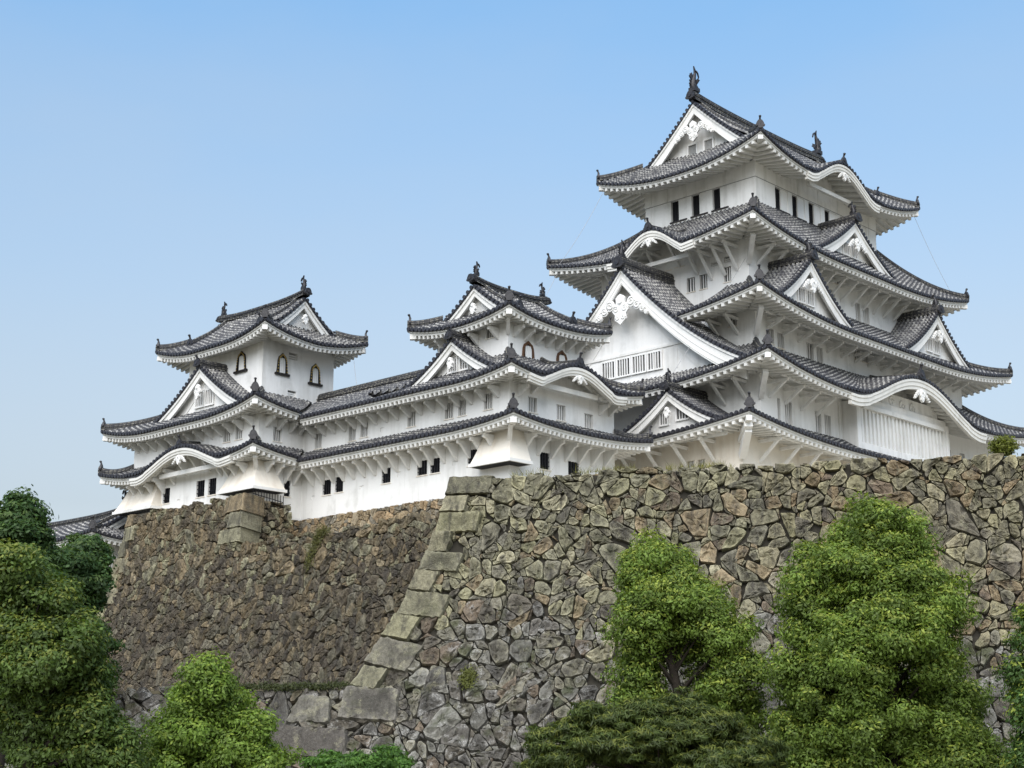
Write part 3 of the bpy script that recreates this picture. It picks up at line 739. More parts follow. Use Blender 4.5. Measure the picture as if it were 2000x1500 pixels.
# third tier
LO = 'loop'
o3 = wall_box(keep, F3, 25.4, 28.7, {'W': [(-1.9, -1.3, 27.75, 28.4, 2, 'white')], 'S': [(-4.24, -3.57, 26.6, 27.6, 2, 'white'), (-3.2, -2.4, 26.5, 27.5, 3, 'white'), (0.25, 1.1, 26.35, 27.5, 2, 'white'), (1.45, 2.25, 26.4, 27.45, 3, 'white'), (4.6, 4.95, 27.5, 27.85, 0, LO), (5.4, 5.75, 27.5, 27.85, 0, LO), (6.3, 7.1, 27.5, 28.2, 2, 'white'), (7.35, 8.2, 27.5, 28.2, 3, 'white'), (8.9, 9.3, 27.5, 27.85, 0, LO), (9.9, 10.3, 27.5, 27.85, 0, LO), (13, 13.8, 26.6, 27.6, 3, 'white'), (15, 15.8, 26.6, 27.6, 3, 'white')]})
r4 = Roof(keep, (-8.9, -6.0, 25.1, 15.8), F4, 28.0, 3.25, 1.15, F3, Lc=12, slope=0.26)
q = r4.sd['W']; q.skip = [tuple(sorted((q.s_of(0.4), q.s_of(9.4))))]
r4.do()
brackets(o3, r4, 'W', [-2.0, -0.6], 'strut', 1.5, 1.1, F3); brackets(o3, r4, 'S', lin(-4.3, 20.5, 15), 'strut', 1.3, 0.55, F3)
mb = MB(); mb.bar((-5.64, -3.37, 26.9), (-7.0, -4.75, 28.15), 0.32, 0.32, M_PL); mb.build('corner_bracket', o3)
gable(keep, r4, 'S', -0.95, 4.7, 1.25, 32.65, 29.05, 3.25, b=1.35, setback=0.6, pend=0.62, bw=(0.5, 0.62), wins=[(-0.5, 29.75, 0.7, 0.9, 2), (0.55, 29.75, 0.7, 0.9, 2)], orn='fish', osc=1.1)
gable(keep, r4, 'S', 16.15, 4.9, 1.25, 32.55, 28.95, 3.25, b=1.35, setback=0.6, pend=0.62, bw=(0.5, 0.62), wins=[(-0.6, 29.65, 0.7, 0.9, 2), (0.5, 29.65, 0.7, 0.9, 2)], orn='fish', osc=1.1)
# fourth tier
o4 = wall_box(keep, F4, 30.0, 34.5, {'W': [(2.95, 3.65, 31.58, 32.6, 2, 'white'), (1.92, 2.55, 31.58, 32.6, 2, 'white'), (-0.05, 0.55, 31.65, 32.7, 2, 'white'), (0.94, 1.56, 32.98, 33.42, 0, 'vent'), (-0.07, 0.49, 33.0, 33.43, 0, 'vent'), (4.95, 5.6, 33.55, 34.3, 2, 'white'), (3.85, 4.6, 33.6, 34.3, 3, 'white'), (7.2, 7.9, 31.6, 32.6, 2, 'white')],
   'S': [(7.1, 8.5, 33.6, 34.35, 3, 'white'), (6.55, 7.25, 32.4, 33.0, 0, 'vent'), (9.95, 10.65, 31.4, 32.75, 2, 'white'), (11.05, 11.9, 31.4, 32.7, 3, 'white'), (3.6, 4.4, 31.4, 32.7, 2, 'white')]})
r5 = Roof(keep, (-6.44, -4.06, 22.65, 13.84), F6, 33.85, 4.3, 1.15, F4, Lc=11, slope=0.24)
q = r5.sd['W']; q.kara = (q.s_of(4.5), 3.5, 1.7)
r5.do(); kara_trim(r5, 'W', bh=0.36, pend=0.5, ridge_len=4.2)
brackets(o4, r5, 'W', [-0.6, 0.4, 1.5, 2.7, 4.2, 5.9, 7.2, 8.4, 9.6], 'strut', 1.7, 1.75, F4)
brackets(o4, r5, 'S', lin(-2.4, 18.4, 15), 'strut', 1.5, 1.2, F4)
mb = MB(); mb.bar((-3.4, -1.52, 32.6), (-4.7, -2.8, 33.95), 0.32, 0.32, M_PL); mb.build('corner_bracket', o4)
gable(keep, r5, 'S', 8.1, 5.4, 1.1, 38.1, 34.8, 3.0, b=1.35, setback=0.6, pend=0.62, bw=(0.5, 0.62), wins=[(-0.55, 35.6, 0.65, 0.85, 2), (0.55, 35.6, 0.65, 0.85, 2)], orn='fish', osc=1.1)
# top storey
def frame(mb):
    for (a, b) in (((0, 9.78), (0, 0)), ((0, 0), (16.2, 0)), ((16.2, 0), (16.2, 9.78))):
        pass
    mb.bx(-0.035, 16.235, -0.035, 9.815, 40.10, 41.3, M_PL); mb.bx(-0.012, 16.212, -0.012, 9.792, 40.055, 40.10, M_GREYIN)  # thin grey strip paints the shadow line below the proud upper wall
    for v in (0.9, 2.6, 4.4, 6.1, 7.8, 9.3): mb.bx(-0.065, -0.03, v - 0.14, v + 0.14, 40.10, 41.3, M_TRIM)
    for u in (1.2, 2.7, 5.4, 8.1, 10.8, 13.5, 15.2): mb.bx(u - 0.14, u + 0.14, -0.065, -0.03, 40.10, 41.3, M_TRIM)
    for u in (15.2,): mb.bx(u - 0.10, u + 0.10, -0.03, 0.0, 37, 40.05, M_TRIM)
    for v in (9.3,): mb.bx(-0.03, 0.0, v - 0.10, v + 0.10, 37, 40.05, M_TRIM)
oz = (38.45, 40.04)
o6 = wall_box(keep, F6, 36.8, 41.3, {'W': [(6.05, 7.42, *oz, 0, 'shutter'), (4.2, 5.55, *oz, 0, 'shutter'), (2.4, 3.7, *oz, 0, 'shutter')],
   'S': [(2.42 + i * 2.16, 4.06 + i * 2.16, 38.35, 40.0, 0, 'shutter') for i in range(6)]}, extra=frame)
r6 = irimoya(keep, (-2.7, -2.41, 18.9, 12.2), F6, 40.8, 6.2, 1.25, 'u', 2.35, 0.8, a=0.80, raf=0.52, ridge_h=0.7, pend=0.95, bw=(0.55, 0.85), kara=('S', 7.9, 4.6, 1.75), fsc=0.93, wins=[(0.75, 43.1, 0.7, 1.0, -1), (-0.7, 43.1, 0.7, 1.0, -1)], Lc=7.3)
# lightning cables
def cable(p, q, sag, par):
    mb = MB(); x = np.linspace(0, 1, 12); P = np.array(p) + (np.array(q) - np.array(p)) * x[:, None] - Z * (4 * sag * x * (1 - x))[:, None]
    mb.tube(P, 0.013, M_CABLE, 5); mb.build('cable', par)
cable((-2.4, 11.6, 41.6), (-6.2, 12.9, 35.0), 0.3, keep); cable((18.4, -2.0, 41.9), (21.6, -3.4, 35.2), 0.3, keep); cable((-6.2, 12.9, 34.6), (-9.6, 14.0, 28.6), 0.3, keep)
cable((-3.0, -1.3, 33.5), (-10.6, -0.4, 23.9), 0.1, keep)

# ================================================================ WEST SMALL KEEP
wk = thing('castle_turret', 'middle white turret with brown framed bell windows, standing before the tallest keep', 'castle turret', (-20.5, 4, 14), 'turrets beside the keep')
B1 = (-25.0, -0.15, -16.04, 8.3); T3 = (-23.7, 1.21, -17.3, 6.93)
IR = 'iron'
w1 = wall_box(wk, B1, 13.2, 18.62, {'W': [(6.45, 7.15, 16.55, 17.4, 2, IR), (5.39, 6.05, 16.55, 17.4, 2, IR), (2.3, 3.01, 16.61, 17.5, 2, IR), (4.0, 4.3, 16.8, 17.05, 0, LO)], 'S': [(-22.46, -21.78, 16.4, 17.35, 3, IR), (-20.1, -19.3, 16.35, 17.15, 3, IR)]})
wr1 = Roof(wk, (-26.5, -1.9, -14.6, 8.3), (-25.0, -0.15, -16.04, 8.3), 18.4, 0.75, 0.42, B1, raf=0.36, w=0.34, Lc=6, slope=0.2)
q = wr1.sd['W']; q.fL = 0; q.mL = 0; q.iL = 1e-6; q = wr1.sd['E']; q.fR = 0; q.mR = 0; q.iR = 1e-6
wr1.do('SEW', 'SE')
brackets(w1, wr1, 'W', lin(0.9, 7.9, 8), 'plate', 1.0, 0.95, B1); brackets(w1, wr1, 'S', lin(-23.9, -17.0, 7), 'plate', 1.0, 0.95, B1)
mb = MB(); mb.bar((-25, -0.15, 17.4), (-25.95, -1.15, 18.3), 0.24, 0.24, M_PL); mb.build('corner_bracket', w1)
w2 = wall_box(wk, B1, 18.62, 21.45, {'W': [(4.25, 4.96, 19.55, 20.46, 3, 'white'), (3.21, 3.86, 19.57, 20.48, 3, 'white'), (1.14, 1.82, 19.62, 20.53, 3, 'white'), (7.4, 8.12, 19.55, 20.43, 3, 'white')],
   'S': [(-23.49, -22.75, 19.5, 20.36, 3, 'white'), (-21.12, -20.35, 19.4, 20.3, 3, 'white'), (-18.72, -17.95, 19.3, 20.15, 3, 'white'), (-21.1, -20.3, 20.85, 21.1, 0, 'vent'), (-19.84, -19.0, 20.85, 21.1, 0, 'vent')]})
wr2 = Roof(wk, (-26.5, -1.75, -15.1, 9.9), T3, 21.1, 1.85, 0.5, B1, raf=0.36, w=0.34, Lc=5, slope=0.2)
q = wr2.sd['W']; q.fL = 0; q.mL = 0; q.range = (1.6, q.L); q.crange = (2.3, q.L); q = wr2.sd['S']; q.kara = (q.s_of(-20.9), 3.9, 1.15)
wr2.do('SENW', 'SE'); kara_trim(wr2, 'S', bh=0.30, pend=0.42, osc=0.75)
brackets(w2, wr2, 'W', lin(0.7, 7.9, 8), 'plate', 0.80, 0.62, B1); brackets(w2, wr2, 'S', [-24.3, -23.2, -17.4, -16.5], 'plate', 0.80, 0.62, B1)
gable(wk, wr2, 'W', 4.07, 3.95, 1.1, 24.05, 21.65, 1.85, b=1.35, setback=0.55, pend=0.42, bw=(0.34, 0.45), wins=[(-0.35, 22.3, 0.6, 0.85, 3), (0.55, 22.3, 0.55, 0.85, 2)], w=0.34, osc=0.85, barw=0.1)
def kato(parent, c, t, out, w_, h_, gold=True):
    """bell shaped window: white inner panel and shaped frame with metal studs, dark sill"""
    mb = MB(); hw = w_ / 2
    pr = [(-1.12, 0), (-1.0, 0.35), (-0.92, 0.66), (-0.72, 0.86), (-0.38, 0.94), (0, 1.06), (0.38, 0.94), (0.72, 0.86), (0.92, 0.66), (1.0, 0.35), (1.12, 0)]
    O = np.array([c + t * hw * x + Z * h_ * z for x, z in pr]); I = np.array([c + t * hw * x * 0.76 + Z * (h_ * z * 0.86) for x, z in pr])
    G = np.array([O, O + out * 0.09, I + out * 0.09, I]); mb.grid(G, M_LACQ if gold else M_BROWN)
    mb.add(I + out * 0.012, [tuple(range(len(pr)))], M_DARK)
    for x in (-0.36, 0.0, 0.36): mb.box(c + t * hw * x + Z * h_ * 0.40 + out * 0.04, t * 0.12 * hw if x else t * 0.14 * hw, out * 0.02, Z * h_ * 0.40, M_PL)
    mb.box(c + t * hw * 0.10 + Z * h_ * 0.36 + out * 0.022, t * hw * 0.55, out * 0.012, Z * h_ * 0.36, M_PL)
    mb.box(c - Z * 0.06 + out * 0.07, t * hw * 1.45, out * 0.09, Z * 0.07, M_LACQ if gold else M_BROWN)
    if gold:
        M = (O + I) / 2 + out * 0.095
        for i in range(len(M) - 1):
            for f in (0.2, 0.7):
                p = M[i] + (M[i + 1] - M[i]) * f; mb.box(p, t * 0.034, out * 0.02, Z * 0.036, M_GOLD)
    return mb.build('bell_window', parent)
w3 = wall_box(wk, T3, 21.8, 25.35, {'W': [(2.32, 2.93, 24.2, 24.8, 3, 'white')], 'S': [(-21.35, -20.65, 24.35, 24.8, 0, 'vent')]})
kato(w3, np.array((-22.05, 1.21, 22.85)), np.array((1., 0, 0)), np.array((0, -1., 0)), 0.95, 1.15, False)
kato(w3, np.array((-19.15, 1.21, 22.85)), np.array((1., 0, 0)), np.array((0, -1., 0)), 0.95, 1.15, False)
wr3 = irimoya(wk, (-24.99, -0.13, -16.05, 8.27), T3, 24.95, 2.7, 0.55, 'u', 1.4, 0.5, a=0.66, raf=0.36, ridge_h=0.45, pend=0.42, bw=(0.32, 0.42), w=0.34, fsc=0.40, Lc=4.5)
brackets(w3, wr3, 'W', [2.0, 3.6, 5.2, 6.4], 'plate', 0.8, 0.65, T3, beam=False); brackets(w3, wr3, 'S', lin(-23.2, -17.8, 7), 'plate', 0.8, 0.6, T3, beam=False)
mb = MB(); mb.bar((-23.7, 1.21, 24.2), (-24.4, 0.5, 24.85), 0.2, 0.2, M_PL); mb.build('corner_bracket', w3)
def stone_drop(parent, top, bot, zt, zb):
    """flared box hanging on the wall, with a moulded lip; top and bot are plan rectangles"""
    mb = MB(); n = 5; R = []
    for i in range(n + 1):
        x = i / n; y = 0.75 * x + 0.25 * x ** 2
        r = [a + (b - a) * y for a, b in zip(top, bot)]; z = zt + (zb - zt) * x
        R.append([(r[0], r[1], z), (r[2], r[1], z), (r[2], r[3], z), (r[0], r[3], z)])
    mb.grid(np.array(R), M_PLC, close=True, flip=True)
    b = bot; mb.bx(b[0] - 0.07, b[2] + 0.07, b[1] - 0.07, b[3] + 0.07, zb - 0.16, zb + 0.02, M_TRIM)
    mb.bx(b[0] + 0.08, b[2] - 0.08, b[1] + 0.08, b[3] - 0.08, zb - 0.18, zb - 0.162, M_DARK)
    return mb.build('stone_drop_box', parent)
stone_drop(w1, (-25.06, -0.21, -23.9, 1.7), (-25.85, -1.0, -24.15, 2.05), 18.3, 16.45)

# ================================================================ GALLERY
ga = thing('castle_gallery', 'long two storey white gallery joining the left and middle turrets above a sandstone footing', 'castle gallery', (-21.5, 13, 14))
GB = (-25.0, 8.3, -18.0, 17.81)
g1 = wall_box(ga, GB, 13.2, 18.62, {'W': [(15.02, 15.68, 16.37, 17.29, 2, IR), (13.88, 14.5, 16.4, 17.35, 2, IR), (9.58, 10.22, 16.45, 17.35, 2, IR), (11.9, 12.25, 16.3, 16.55, 0, LO), (8.6, 8.9, 16.7, 17.0, 0, LO), (16.5, 16.8, 16.2, 16.45, 0, LO)]})
gr1 = Roof(ga, (-26.5, 8.3, -16.5, 16.3), (-25.0, 8.3, -18.0, 16.3), 18.4, 0.75, 0, GB, raf=0.36, w=0.34, slope=0.2)
q = gr1.sd['W']; q.fL = q.fR = 0; q.mL = -1; q.mR = 0; q.crange = (-1.5, q.L); q.d0 = lambda a: max(0, -a)
gr1.do('W', '')
brackets(g1, gr1, 'W', lin(8.9, 16.6, 9), 'plate', 1.0, 0.95, GB)
g2 = wall_box(ga, GB, 18.62, 21.45, {'W': [(15.95, 16.65, 19.38, 20.34, 3, 'white'), (12.71, 13.4, 19.43, 20.36, 3, 'white'), (11.62, 12.3, 19.5, 20.4, 3, 'white'), (8.35, 8.36, 19.5, 19.6, 0, LO), (10.2, 10.5, 19.6, 19.85, 0, LO)]})
gr2 = Roof(ga, (-26.5, 8.3, -16.5, 16.3), (-21.5, 8.3, -21.4, 16.3), 21.1, 2.45, 0, GB, a=0.85, raf=0.36, w=0.34, slope=0.2)
q = gr2.sd['W']; q.fL = q.fR = 0; q.mL = -1; q.mR = 0; q.crange = (-4.3, q.L + 0.7); q.d0 = lambda a: max(0, -a)
q = gr2.sd['E']; q.fL = q.fR = 0; q.mL = q.mR = 0
gr2.do('W', '')
brackets(g2, gr2, 'W', lin(8.9, 16.6, 9), 'plate', 0.80, 0.62, GB)
ridge(gr2.o_roof, np.array([(-21.5, y, 23.5) for y in np.linspace(8.0, 20.6, 10)]), 0.5, 0.6, 'main_ridge')

# ================================================================ NORTH-WEST SMALL KEEP
nk = thing('castle_turret', 'leftmost white turret with three black and gold bell windows below its roof', 'castle turret', (-23.4, 24.7, 14), 'turrets beside the keep')
N1 = (-28.48, 17.81, -18.3, 31.57); N3 = (-26.3, 20.6, -20.4, 28.8)
n1 = wall_box(nk, N1, 13.2, 18.85, {'W': [(23.3, 24.05, 16.75, 17.8, 2, IR), (22.05, 22.75, 16.75, 17.8, 2, IR), (27.15, 27.8, 16.75, 17.75, 2, IR), (25.8, 26.6, 18.15, 18.5, 0, 'vent'), (25.9, 26.2, 16.6, 16.85, 0, LO)], 'S': [(-26.3, -25.95, 16.4, 17.4, 1, IR)]})
nr1 = Roof(nk, (-30.0, 16.3, -16.8, 33.4), N1, 18.5, 0.9, 0.65, N1, raf=0.36, w=0.34, Lc=6, slope=0.2)
q = nr1.sd['W']; q.kara = (q.s_of(24.0), 5.2, 1.3)
q = nr1.sd['S']; q.range = (0, 3.5); q.crange = (0, 5.0); q.fR = 0; q.mR = -1; q.d0 = lambda a: max(0, a - 3.5)
nr1.do('SNW', 'WSN'[0:2]); kara_trim(nr1, 'W', bh=0.30, pend=0.5, osc=0.7)
brackets(n1, nr1, 'W', [18.6, 19.5, 20.4, 21.4, 22.6, 23.9, 25.2, 26.5, 27.7, 28.7, 29.7, 30.7], 'plate', 1.0, 0.95, N1); brackets(n1, nr1, 'S', [-28.0, -27.2, -26.4, -25.7], 'plate', 1.0, 0.95, N1)
mb = MB(); mb.bar((-28.48, 17.81, 17.6), (-29.4, 16.85, 18.4), 0.24, 0.24, M_PL); mb.build('corner_bracket', n1)
n2 = wall_box(nk, N1, 18.85, 21.75, {'W': [(27.02, 27.75, 19.95, 20.85, 3, 'white'), (20.7, 21.45, 19.95, 20.85, 3, 'white'), (19.45, 20.2, 19.95, 20.85, 3, 'white')], 'S': [(-27.35, -26.7, 19.75, 20.65, 3, 'white')]})
nr2 = Roof(nk, (-30.0, 16.3, -16.8, 33.4), N3, 21.35, 2.05, 0.75, N1, a=0.85, raf=0.36, w=0.34, Lc=6, slope=0.2)
q = nr2.sd['S']; q.range = (0, 3.5); q.crange = (0, 7.9); q.fR = 0; q.mR = -1; q.d0 = lambda a: max(0, a - 3.5)
nr2.do('SENW', 'WS'); 
brackets(n2, nr2, 'W', lin(18.4, 31.0, 13), 'plate', 0.80, 0.62, N1); brackets(n2, nr2, 'S', [-27.9, -27.0, -26.1, -25.4], 'plate', 0.80, 0.62, N1)
gable(nk, nr2, 'W', 24.6, 5.5, 1.65, 25.45, 22.1, 2.1, b=1.35, setback=0.55, pend=0.6, bw=(0.4, 0.52), wins=[(-0.55, 22.95, 0.75, 0.95, 3), (0.55, 22.95, 0.75, 0.95, 3)], w=0.34, osc=0.9, ridge_h=0.45, barw=0.1)
n3 = wall_box(nk, N3, 22.3, 27.25, {'S': [(-24.2, -23.5, 26.05, 26.5, 0, 'vent'), (-24.2, -23.5, 23.55, 23.95, 0, 'vent')]})
tS, oS = np.array((1., 0, 0)), np.array((0, -1., 0)); tW, oW = np.array((0, -1., 0)), np.array((-1., 0, 0))
kato(n3, np.array((-26.3, 22.85, 25.25)), tW, oW, 0.95, 1.25); kato(n3, np.array((-24.75, 20.6, 24.95)), tS, oS, 0.80, 1.3); kato(n3, np.array((-22.0, 20.6, 24.75)), tS, oS, 0.80, 1.3)
nr3 = irimoya(nk, (-27.75, 18.6, -19.15, 30.8), N3, 26.85, 3.35, 0.8, 'v', 1.45, 0.5, a=0.66, raf=0.36, ridge_h=0.45, pend=0.42, bw=(0.34, 0.45), w=0.34, fsc=0.45, Lc=5)
stone_drop(n1, (-28.54, 17.75, -27.4, 20.0), (-29.35, 16.95, -26.9, 20.5), 18.4, 16.6)
stone_drop(n1, (-28.54, 28.3, -27.4, 31.62), (-29.35, 27.9, -27.6, 32.3), 18.4, 16.55)
cable((-20.0, 19.0, 26.4), (-20.6, 17.6, 23.7), 0.4, nk)

# ================================================================ LOW BUILDING FAR LEFT
lb = thing('gate_building', 'low tiled building with a white gable half hidden behind the trees at the far left', 'building', (-28, 39, 8))
LBW = (-30.0, 33.0, -26.0, 46.0)
lw_ = wall_box(lb, LBW, 8.0, 14.95, {})
irimoya(lb, (-31.3, 31.6, -24.7, 47.4), LBW, 14.75, 1.85, 0.35, 'v', 1.3, 0.5, a=0.85, raf=0.4, ridge_h=0.42, pend=0.0, bw=(0.3, 0.4), w=0.36, fsc=0.6, mat=M_TILE)
lr2 = Roof(lb, (-31.6, 31.3, -24.4, 47.6), LBW, 12.1, 0.7, 0.3, LBW, raf=0.4, w=0.36); lr2.do('SW', 'WS')
# ================================================================ GROUND AND TERRACES
WQ = np.array([-35.857, -6.729, 0.]); WE = np.array([0.494, -0.8695, 0.]); WN = np.array([-0.8695, -0.494, 0.])   # front wall: corner, direction, outward normal
ZR, ZL, ZN, ZT = 13.42, 13.0, 16.0, 3.9
def bR(z): h = np.maximum(ZR - np.asarray(z, float), 0); return 0.17 * h + 0.0195 * h * h
def bL(z): h = np.maximum(ZN - np.asarray(z, float), 0); return 0.10 * h + 0.0135 * h * h
mb = MB(); mb.add([(-1500, -1500, 0), (1500, -1500, 0), (1500, 1500, 0), (-1500, 1500, 0)], [(0, 1, 2, 3)], M_EARTH); struct('ground', mb)
mb = MB()
def slab(mb, poly, z0, z1, m): mb.prism([np.array((x, y, z0)) for x, y in poly], (0, 0, z1 - z0), m)
P0 = WQ - WN * 0.7; P1 = WQ + WE * 60 - WN * 0.7
slab(mb, [(P0[0] + 0.3, P0[1] + 0.6), (P1[0], P1[1]), (70, -40), (70, 70), (-29.0, 70), (-29.0, 29.0), (-29.3, 16.2), (-29.3, -2.0)], -0.5, 12.92, M_GRAVEL)
slab(mb, [(-29.4, 17.2), (-26.9, 17.2), (-26.9, 29.0), (-29.4, 29.0)], 12.9, 15.85, M_GRAVEL)
struct('terrace', mb)
mb = MB(); a = WQ + WE * -22 + WN * 2.7; b = WQ + WE * 4 + WN * 2.7
slab(mb, [(a[0], a[1]), (b[0], b[1]), (-28, 2), (-28, 34), (-38, 34)], -0.4, ZT - 0.06, M_EARTH); struct('ledge', mb)

# ================================================================ STONE WALLS
def cut(q, n, c):
    """split convex polygon q by the line n.x = c"""
    return clip(q, n, c), clip(q, -n, -c)
def poly_area(q): x, y = q[:, 0], q[:, 1]; return 0.5 * abs((x * np.roll(y, -1) - np.roll(x, -1) * y).sum())
def split(q, target, out, skew=0.34):
    A = poly_area(q)
    if A < target * RNG.choice((0.45, 0.8, 1.3, 2.1, 3.0), p=(0.2, 0.3, 0.25, 0.17, 0.08)) or A < 0.03: out.append(q); return
    d = q - q.mean(0); w_, v_ = np.linalg.eigh(d.T @ d); n = v_[:, 1]; a = math.atan2(n[1], n[0])
    if RNG.random() < 0.5: a = round(a / (math.pi / 2)) * (math.pi / 2) * 0.6 + a * 0.4     # courses stay roughly level
    a += RNG.normal(0, skew); n = np.array((math.cos(a), math.sin(a))); k = q @ n
    c = (q.mean(0) @ n) + RNG.uniform(-0.17, 0.17) * (k.max() - k.min())
    for h in cut(q, n, c):
        if len(h) >= 3 and poly_area(h) > 0.004: split(h, target, out, skew)
def masonry(s0, s1, z0, z1, coarse, target, keep=lambda s, z: True, chip=0.72):
    """irregular convex stones tiling a wall region, with small chinking stones in the corners"""
    seeds = []; nz = int((z1 - z0) / coarse) + 2; ns = int((s1 - s0) / coarse) + 2
    for j in range(-1, nz + 1):
        for i in range(-1, ns + 1):
            seeds.append((s0 + (i + 0.5 * (j % 2) + RNG.uniform(-.32, .32)) * coarse * 1.15, z0 + (j + RNG.uniform(-.32, .32)) * coarse * 0.9))
    seeds = np.array([p for p in seeds if keep(p[0], p[1]) or keep(p[0] + 1, p[1]) or keep(p[0], p[1] - 1)]); res = []
    for i, p in enumerate(seeds):
        nb = np.argsort(((seeds - p) ** 2).sum(1))[1:20]
        q = p + coarse * 1.3 * np.array([(-1, -1), (1, -1), (1, 1), (-1, 1)])
        for j in nb:
            n = seeds[j] - p; q = clip(q, n, (seeds[j] @ seeds[j] - p @ p) / 2)
            if len(q) < 3: break
        if len(q) >= 3: split(q, target, res)
    out = []
    wob = lambda q: q + np.stack([0.09 * np.sin(2.1 * q[:, 1] + 1.3 * q[:, 0]) + 0.05 * np.sin(5.3 * q[:, 1] + 2.0 * q[:, 0]), 0.07 * np.sin(1.9 * q[:, 0] + 0.7 * q[:, 1] + 2) + 0.04 * np.sin(4.7 * q[:, 0])], 1)
    for q in res:
        A = poly_area(q); r = math.sqrt(A / math.pi)
        if not keep(*q.mean(0)): continue
        c = q.mean(0); small = []
        if r > 0.2:
            for v in list(q):
                if RNG.random() < chip:
                    n = (v - c) / np.linalg.norm(v - c); k = max(q @ n); t = k - RNG.uniform(0.06, 0.26) * min(1, r / 0.4)
                    q1, q2 = cut(q, n, t)
                    if len(q1) >= 4 and len(q2) >= 3 and poly_area(q2) < 0.2 * A: q = q1; small.append(q2)
        q = wob(q)
        out.append((q, r))
        for g in small:
            if RNG.random() < 0.72: out.append((wob(g), math.sqrt(poly_area(g) / math.pi) * 1.2))
    return out
def clip(q, n, c):
    k = q @ n - c
    if (k <= 0).all(): return q
    new = []
    for a in range(len(q)):
        b = (a + 1) % len(q)
        if k[a] <= 0: new.append(q[a])
        if k[a] * k[b] < 0: new.append(q[a] + (q[b] - q[a]) * (k[a] / (k[a] - k[b])))
    return np.array(new) if len(new) >= 3 else np.zeros((0, 2))
def stone(mb, q, r, surf, mat, col, bulge=0.085, gap=0.03, rnd=1, proud=0.0, back=0.45, flat=False):
    """one rough block filling outline q (s,z) of a wall; surf(s,z,d) -> point d metres in front of the face"""
    step = 0.16 if flat else max(0.10, min(0.26, r * 0.4)); P = []
    for a in range(len(q)):
        b = (a + 1) % len(q); L = np.linalg.norm(q[b] - q[a]); n = max(1, int(L / step))
        P += [q[a] + (q[b] - q[a]) * t / n for t in range(n)]
    P = np.array(P)
    if len(P) < 4: return
    for _ in range(rnd): P = P * 0.8 + (np.roll(P, 1, 0) + np.roll(P, -1, 0)) * 0.10
    c = P.mean(0); d = P - c; l = np.linalg.norm(d, axis=1)[:, None] + 1e-6
    P = c + d * np.clip(1 - gap / l, 0.3, 1) + RNG.normal(0, 0.019 if flat else 0.020, P.shape) * min(1, r * 2)
    n = len(P); tx, ty = RNG.normal(0, 0.10, 2); B = bulge * min(1.0, r / 0.45) * RNG.uniform(0.5, 1.3)
    jj = RNG.normal(0, 0.16, 2) * r * (not flat); rings = []
    for sc_, dep in ((1.0, -back), (1.0, -0.05 - B * 0.25), (0.955, B * (0.9 if flat else 0.75)), (0.72, B), (0.30, B * 1.03)):
        S = c + (P - c) * sc_ + jj * (1 - sc_) * (sc_ < 0.9)
        dd = proud + dep + (0 if dep == -back else 1) * ((S - c) @ np.array((tx, ty)) + RNG.normal(0, (0.005 if sc_ < .9 else 0.02) if flat else 0.022 + 0.03 * (sc_ < .9), n) * min(1, r * 2))
        rings.append(surf(S[:, 0], S[:, 1], dd))
    G = np.array(rings); b0 = mb.n; k = len(rings)
    f = [(i * n + j, i * n + (j + 1) % n, (i + 1) * n + (j + 1) % n, (i + 1) * n + j) for i in range(k - 1) for j in range(n)]
    f.append(tuple((k - 1) * n + j for j in range(n)))
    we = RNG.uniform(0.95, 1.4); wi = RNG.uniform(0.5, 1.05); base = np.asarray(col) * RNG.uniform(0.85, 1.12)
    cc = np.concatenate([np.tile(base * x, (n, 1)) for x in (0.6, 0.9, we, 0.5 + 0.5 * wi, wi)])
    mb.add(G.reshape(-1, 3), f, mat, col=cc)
def pick(pal): return np.array(pal[RNG.integers(len(pal))]) * RNG.uniform(0.85, 1.15)
PA = [(.285, .27, .175), (.25, .237, .165), (.21, .20, .145), (.31, .288, .20), (.25, .20, .13), (.165, .155, .12)]
PA2 = [(.165, .155, .125), (.205, .195, .155), (.135, .122, .10), (.235, .22, .172), (.18, .145, .11)]
PC = [(.185, .18, .16), (.23, .225, .20), (.12, .115, .105), (.15, .14, .125)]
PB = [(.20, .158, .10), (.165, .135, .09), (.115, .098, .074), (.22, .185, .125), (.15, .138, .105), (.078, .068, .055), (.095, .08, .062), (.19, .175, .13)]
PD = [(.40, .32, .21), (.36, .27, .17), (.33, .28, .20), (.24, .22, .18)]
# ---- front wall (right) with its lower course running on to the left
sn = np.array([0., 0., 1.])
def surfR(s, z, d):
    s, z, d = np.broadcast_arrays(np.asarray(s, float), np.asarray(z, float), np.asarray(d, float))
    h = np.clip(ZR - z, 0, 99); m = 0.17 + 0.039 * h; nz = m / np.sqrt(1 + m * m); nh = 1 / np.sqrt(1 + m * m)
    return WQ + WE * s[..., None] + WN * (bR(z) + d * nh)[..., None] + Z * (z + d * nz)[..., None]
fw = thing('stone_wall', 'tall battered wall of grey granite blocks with a curved corner, below the tallest keep', 'stone wall', tuple(WQ + WN * 4), 'castle stone walls')
mb = MB(); mq = MB()
edge = lambda z: np.where(np.asarray(z) > ZT, -bR(z), -20.0)
